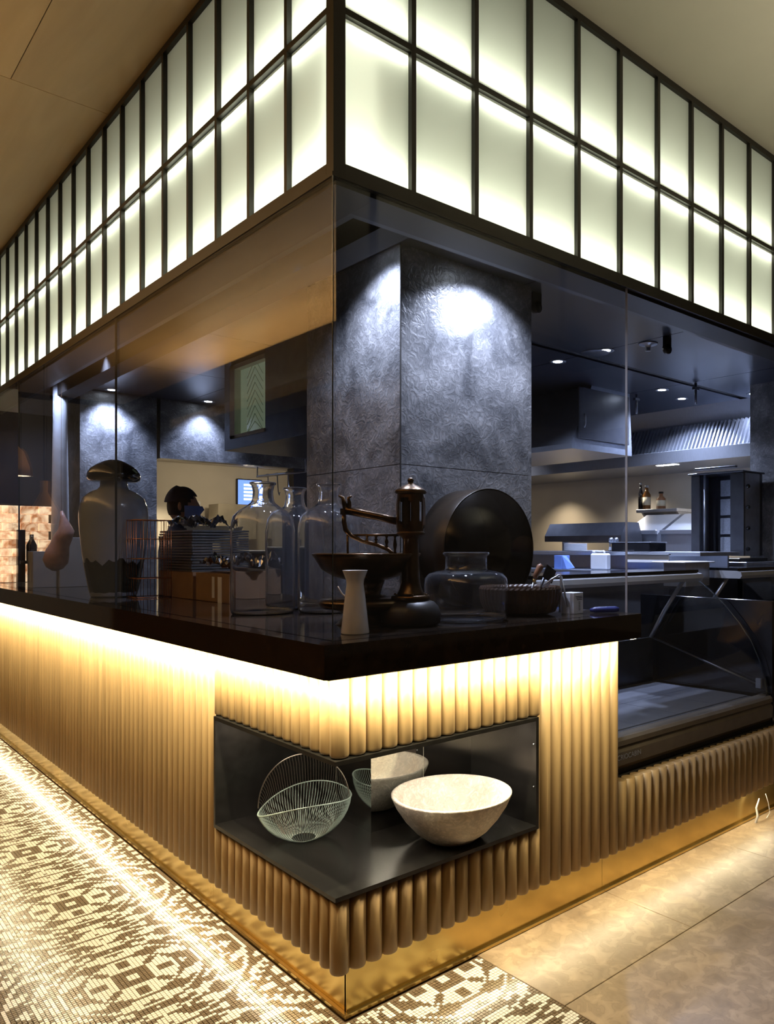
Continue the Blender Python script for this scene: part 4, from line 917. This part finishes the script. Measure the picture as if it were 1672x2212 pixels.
# back room seen under the bulkhead
spot('back_room_spot', (PX(440, 1020, 2.0).x, 6.9, 2.3), CREAM, 150, 110, .8, .03); point('back_room_glow', (2.6, 6.2, 2.2), CREAM, 22, .1)
bc = thing('back_ceiling_panel', 'pale lowered ceiling panel over the cream back room', 'ceiling panel', (1.0, 5.4, 2.40)); kb(bc, 'panel', (.2, 5.3, 2.40), (4.9, 7.44, 2.43), CREAMW, 0)
q = PY(420, 1104, 7.40); t = thing('soap_dispenser', 'white soap dispenser on the cream wall in front of the chef', 'dispenser', q); kb(t, 'dispenser_body', q + Vector((-.055, -.07, -.03)), q + Vector((.055, .04, .12)), PLAST, .015); kb(t, 'push_bar', q + Vector((-.035, -.06, -.07)), q + Vector((.035, .03, -.031)), JGLASS, .01)
q = PY(538, 1064, 7.42); t = thing('monitor', 'small order screen glowing blue white on the back wall', 'monitor', q)
kb(t, 'monitor_case', q + Vector((-.17, -.02, -.17)), q + Vector((.17, .02, .17)), BLACKM, .008); kb(t, 'screen', q + Vector((-.155, -.024, -.155)), q + Vector((.155, -.0205, .155)), mat('screen_blue', (.1, .2, .6), .4, emit=(.20, .36, 1.0), es=1.6), 0)
for k in range(5): kb(t, 'screen_bar', q + Vector((-.08, -.026, -.10 + k * .045)), q + Vector((.14, -.0242, -.075 + k * .045)), mat('screen_white', (1, 1, 1), .4, emit=(.9, .96, 1), es=3), 0)
q = PY(486, 1120, 7.2); t = thing('wall_cabinet', 'plain pale steel cupboard on the back wall below the screen', 'cabinet', q); kb(t, 'cabinet_body', q + Vector((-.15, -.15, -.28)), q + Vector((.30, .12, .17)), mat('pale_steel', (.50, .45, .36), .35, .5), .004)
q = PY(455, 1160, 6.2); t = thing('steel_sink', 'tilted bright steel sink bowl right of the chef', 'sink', q)
MB().add([q + Vector(v) for v in ((-.30, 0, .12), (.25, 0, .12), (.05, 0, -.05), (-.30, 0, -.05), (-.30, .4, .12), (.25, .4, .12), (.05, .4, -.05), (-.30, .4, -.05))], [(0, 3, 2, 1), (4, 5, 6, 7), (0, 1, 5, 4), (1, 2, 6, 5), (2, 3, 7, 6), (3, 0, 4, 7)]).build('sink_bowl', STEEL, t)
kb(t, 'stand', (q.x - .28, q.y + .02, 0), (q.x + .03, q.y + .38, q.z - .05), STEELD)
q = PY(560, 1185, 5.6); t = thing('prep_counter', 'low dark prep counter behind the bottles', 'counter', (q.x, q.y, 0)); kb(t, 'counter_body', (q.x - .55, q.y - .2, .0), (q.x + .5, q.y + .4, 1.28), STEELD); kb(t, 'counter_top', (q.x - .57, q.y - .22, 1.2805), (q.x + .52, q.y + .42, 1.31), STEEL)
# hook rail
a = PX(556, 1030, 1.6); b_ = PX(660, 1018, 1.6); rl = thing('hook_rail', 'steel hanging rail with bent hooks above the glass bottles', 'rail', a)
MB().tube([a, b_], .010, 8).build('rail_bar', STEEL, rl)
for yy in (a.y, b_.y): MB().tube([(1.6, yy, a.z if yy == a.y else b_.z), (1.6, yy, 2.04)], .005, 6).build('hanger_rod', STEEL, rl)
for f in (.22, .42, .64):
    c = a.lerp(b_, f); MB().tube([c + Vector((0, .01, -.012)), c + Vector((0, .012, .012)), c + Vector((0, -.012, .014)), c + Vector((0, -.016, -.05)), c + Vector((0, -.03, -.14)), c + Vector((0, -.045, -.16)), c + Vector((0, -.055, -.14))], .004, 6).build('hook', STEEL, rl)
# slim pale column and pale strip of wall at the far left
q = PD(130, HY, 5.6); t = thing('slim_column', 'slim white plastered column lit from above, left of the glazed jar', 'column', (q.x, q.y, ZT))
PALE = mat('pale_plaster', (.60, .62, .66), .6, 0, .12, 14, .3)
MB().lathe([(.058, ZT), (.058, 1.5), (.046, 2.3), (.046, ZI)], (q.x, q.y, 0), 28).build('shaft', PALE, t)
spot('slim_column_spot', (q.x - .16, q.y - .22, ZI - .02), COOL, 26, 110, .8, .03, (q.x, q.y, 2.0))
t = thing('wall_strip', 'pale lit strip of wall high up at the far left behind the glass', 'wall panel', (-.05, 5.0, 2.44)); kb(t, 'strip_board', (-.4, 5.0, 2.44), (.48, 5.06, ZI), PALE, 0); kb(t, 'dark_board', (-.4, 5.0, ZT - .3), (.48, 5.06, 2.439), DARKW, 0)
# lights inside the left half, cool
spot('prep_spot', (1.7, 3.2, 2.0), COOL, 40, 120, .8); spot('worktop_spot', (.30, 1.95, ZI - .02), COOL, 30, 90, .8, .03); spot('worktop_spot', (.20, .80, ZI - .02), COOL, 30, 60, .8, .03); spot('worktop_spot', (.62, .20, ZI - .02), COOL, 26, 60, .8, .03); spot('worktop_spot', (.22, 3.2, ZI - .02), COOL, 55, 90, .8, .03)  # last worktop_spot is an added fill for the hanging meat, no fixture

# ================================================================== CHEF
cp = Vector((PD(380, 1180, 5.45).x, PD(380, 1180, 5.45).y, 0))
ch = thing('person', 'kitchen worker in dark cap, blue face mask and navy jacket facing right', 'person', cp)
fx = (RT * .97 + FW * .24).normalized(); fy = Vector((0, 0, 1)).cross(fx)     # facing to the right of the picture
def q3(f, s, z): return cp + fx * f + fy * s + Vector((0, 0, z))
def skin(name, nodes, edges, m, parent, sub=2):
    me = bpy.data.meshes.new(name); o0 = ORG[parent.name]; me.from_pydata([tuple(Vector(n[0]) - o0) for n in nodes], edges, [])
    o = bpy.data.objects.new(name, me); C.objects.link(o); o.parent = parent
    md = o.modifiers.new('skin', 'SKIN'); md.use_smooth_shade = True
    for i, n in enumerate(nodes):
        me.skin_vertices[0].data[i].radius = n[1] if isinstance(n[1], tuple) else (n[1], n[1])
    me.skin_vertices[0].data[0].use_root = True
    s = o.modifiers.new('sub', 'SUBSURF'); s.levels = sub; s.render_levels = sub
    dg = bpy.context.evaluated_depsgraph_get(); dg.update(); nm = bpy.data.meshes.new_from_object(o.evaluated_get(dg)); o.modifiers.clear(); o.data = nm; nm.materials.clear(); nm.materials.append(m)
    return o
H = 1.60   # chin height
N_ = [(q3(0, 0, .95), (.13, .155)), (q3(0, 0, 1.12), (.115, .14)), (q3(.0, 0, 1.30), (.12, .17)), (q3(-.01, 0, 1.43), (.10, .14)), (q3(.0, 0, 1.50), .060), (q3(.02, 0, 1.57), .052)]
E_ = [(0, 1), (1, 2), (2, 3), (3, 4), (4, 5)]
for s in (-1, 1):
    i = len(N_); N_ += [(q3(-.01, .17 * s, 1.42), .065), (q3(.03, .23 * s, 1.18), .048), (q3(.25, .17 * s, 1.10), .036)]; E_ += [(3, i), (i, i + 1), (i + 1, i + 2)]
    i = len(N_); N_ += [(q3(0, .09 * s, .86), .095), (q3(.01, .10 * s, .48), .062), (q3(-.02, .10 * s, .10), .045), (q3(.12, .11 * s, .05), .04)]; E_ += [(0, i), (i, i + 1), (i + 1, i + 2), (i + 2, i + 3)]
skin('jacket_body', N_, E_, NAVY, ch)
# head: shaped ellipsoid with nose, brow, chin
hc = q3(.045, 0, 1.685); vs = []; fs = []; nu, nv = 28, 18
for i in range(nv + 1):
    a = pi * i / nv
    for k in range(nu):
        b = 2 * pi * k / nu; f = math.cos(b) * math.sin(a); s = math.sin(b) * math.sin(a); z = math.cos(a)
        R = [.100, .078, .125]; x = f * R[0]; y_ = s * R[1]; zz = z * R[2]
        if f > 0:
            nose = math.exp(-((s / .16) ** 2) - ((z + .12) / .16) ** 2) * .026; brow = math.exp(-((z - .18) / .10) ** 2 - (s / .5) ** 2) * .006
            eye = -math.exp(-((abs(s) - .33) / .14) ** 2 - ((z - .05) / .10) ** 2) * .010; lip = math.exp(-((z + .42) / .07) ** 2 - (s / .3) ** 2) * .007; chin = math.exp(-((z + .78) / .18) ** 2 - (s / .35) ** 2) * .02
            x += nose + brow + eye + lip + chin
        y_ *= 1 - .22 * max(0, -z) ** 1.5
        vs.append(hc + fx * x + fy * y_ + Vector((0, 0, zz)))
MB().add(vs, [(i * nu + k, (i + 1) * nu + k, (i + 1) * nu + (k + 1) % nu, i * nu + (k + 1) % nu) for i in range(nv) for k in range(nu)], True).build('head', SKIN, ch)
for s in (-1, 1):
    MB().ball(hc + fx * .078 + fy * .028 * s + Vector((0, 0, .008)), .011, 10).build('eye', mat('eye_white', (.6, .58, .55), .2), ch)
    MB().ball(hc + fx * -.005 + fy * .078 * s + Vector((0, 0, -.005)), .030, 12, (.55, .28, 1)).build('ear', SKIN, ch)
def shell(keep, k_, name, m, zs=1, grow=lambda f, s, z: 0):
    vs2 = []
    for i in range(nv + 1):
        for k in range(nu):
            v = vs[i * nu + k] - hc; f, s, z = v.dot(fx), v.dot(fy), v.z; g = k_ + grow(f, s, z); vs2.append(hc + v * (1 + g))
    F2 = []
    for i in range(nv):
        for k in range(nu):
            q = (i * nu + k, (i + 1) * nu + k, (i + 1) * nu + (k + 1) % nu, i * nu + (k + 1) % nu); c = sum((vs[j] - hc for j in q), Vector()) / 4
            if keep(c.dot(fx), c.dot(fy), c.z): F2.append(q)
    return MB().add(vs2, F2, True).build(name, m, ch)
shell(lambda f, s, z: z > -.06 + max(0, f) * 1.6 and f < .055, .05, 'hair', HAIR)
shell(lambda f, s, z: z > .035 + .25 * max(0, f) - .2 * max(0, -f), .12, 'cap', NAVY, grow=lambda f, s, z: .12 if f < -.03 and z > .0 else 0)
shell(lambda f, s, z: f > .025 and -.115 < z < .0, .12, 'face_mask', BLUEM, grow=lambda f, s, z: .12 * max(0, 1 - abs(z + .05) / .06))
MB().lathe([(.058, 0), (.066, .01), (.062, .05), (.058, .055)], q3(.01, 0, 1.475), 20).build('collar', NAVY, ch)
for s in (-1, 1):    # hands with five fingers
    w0 = q3(.25, .17 * s, 1.10); nd = [(w0, .028), (w0 + fx * .04, (.032, .018)), (w0 + fx * .085, (.036, .014))]; ed = [(0, 1), (1, 2)]
    for j, (o_, ln) in enumerate(((-.026, .062), (-.009, .075), (.009, .070), (.026, .055))):
        i = len(nd); b0 = w0 + fx * .09 + fy * o_; nd += [(b0, .0085), (b0 + fx * ln * .5 + Vector((0, 0, -.008)), .008), (b0 + fx * ln * .85 + Vector((0, 0, -.030)), .007)]; ed += [(2, i), (i, i + 1), (i + 1, i + 2)]
    i = len(nd); nd += [(w0 + fx * .05 - fy * .034 * s, .010), (w0 + fx * .085 - fy * .050 * s, .009)]; ed += [(1, i), (i, i + 1)]
    skin('hand', nd, ed, SKIN, ch, 1)
print('objects', len(bpy.data.objects), 'tris', sum(len(o.data.polygons) for o in bpy.data.objects if o.type == 'MESH'))
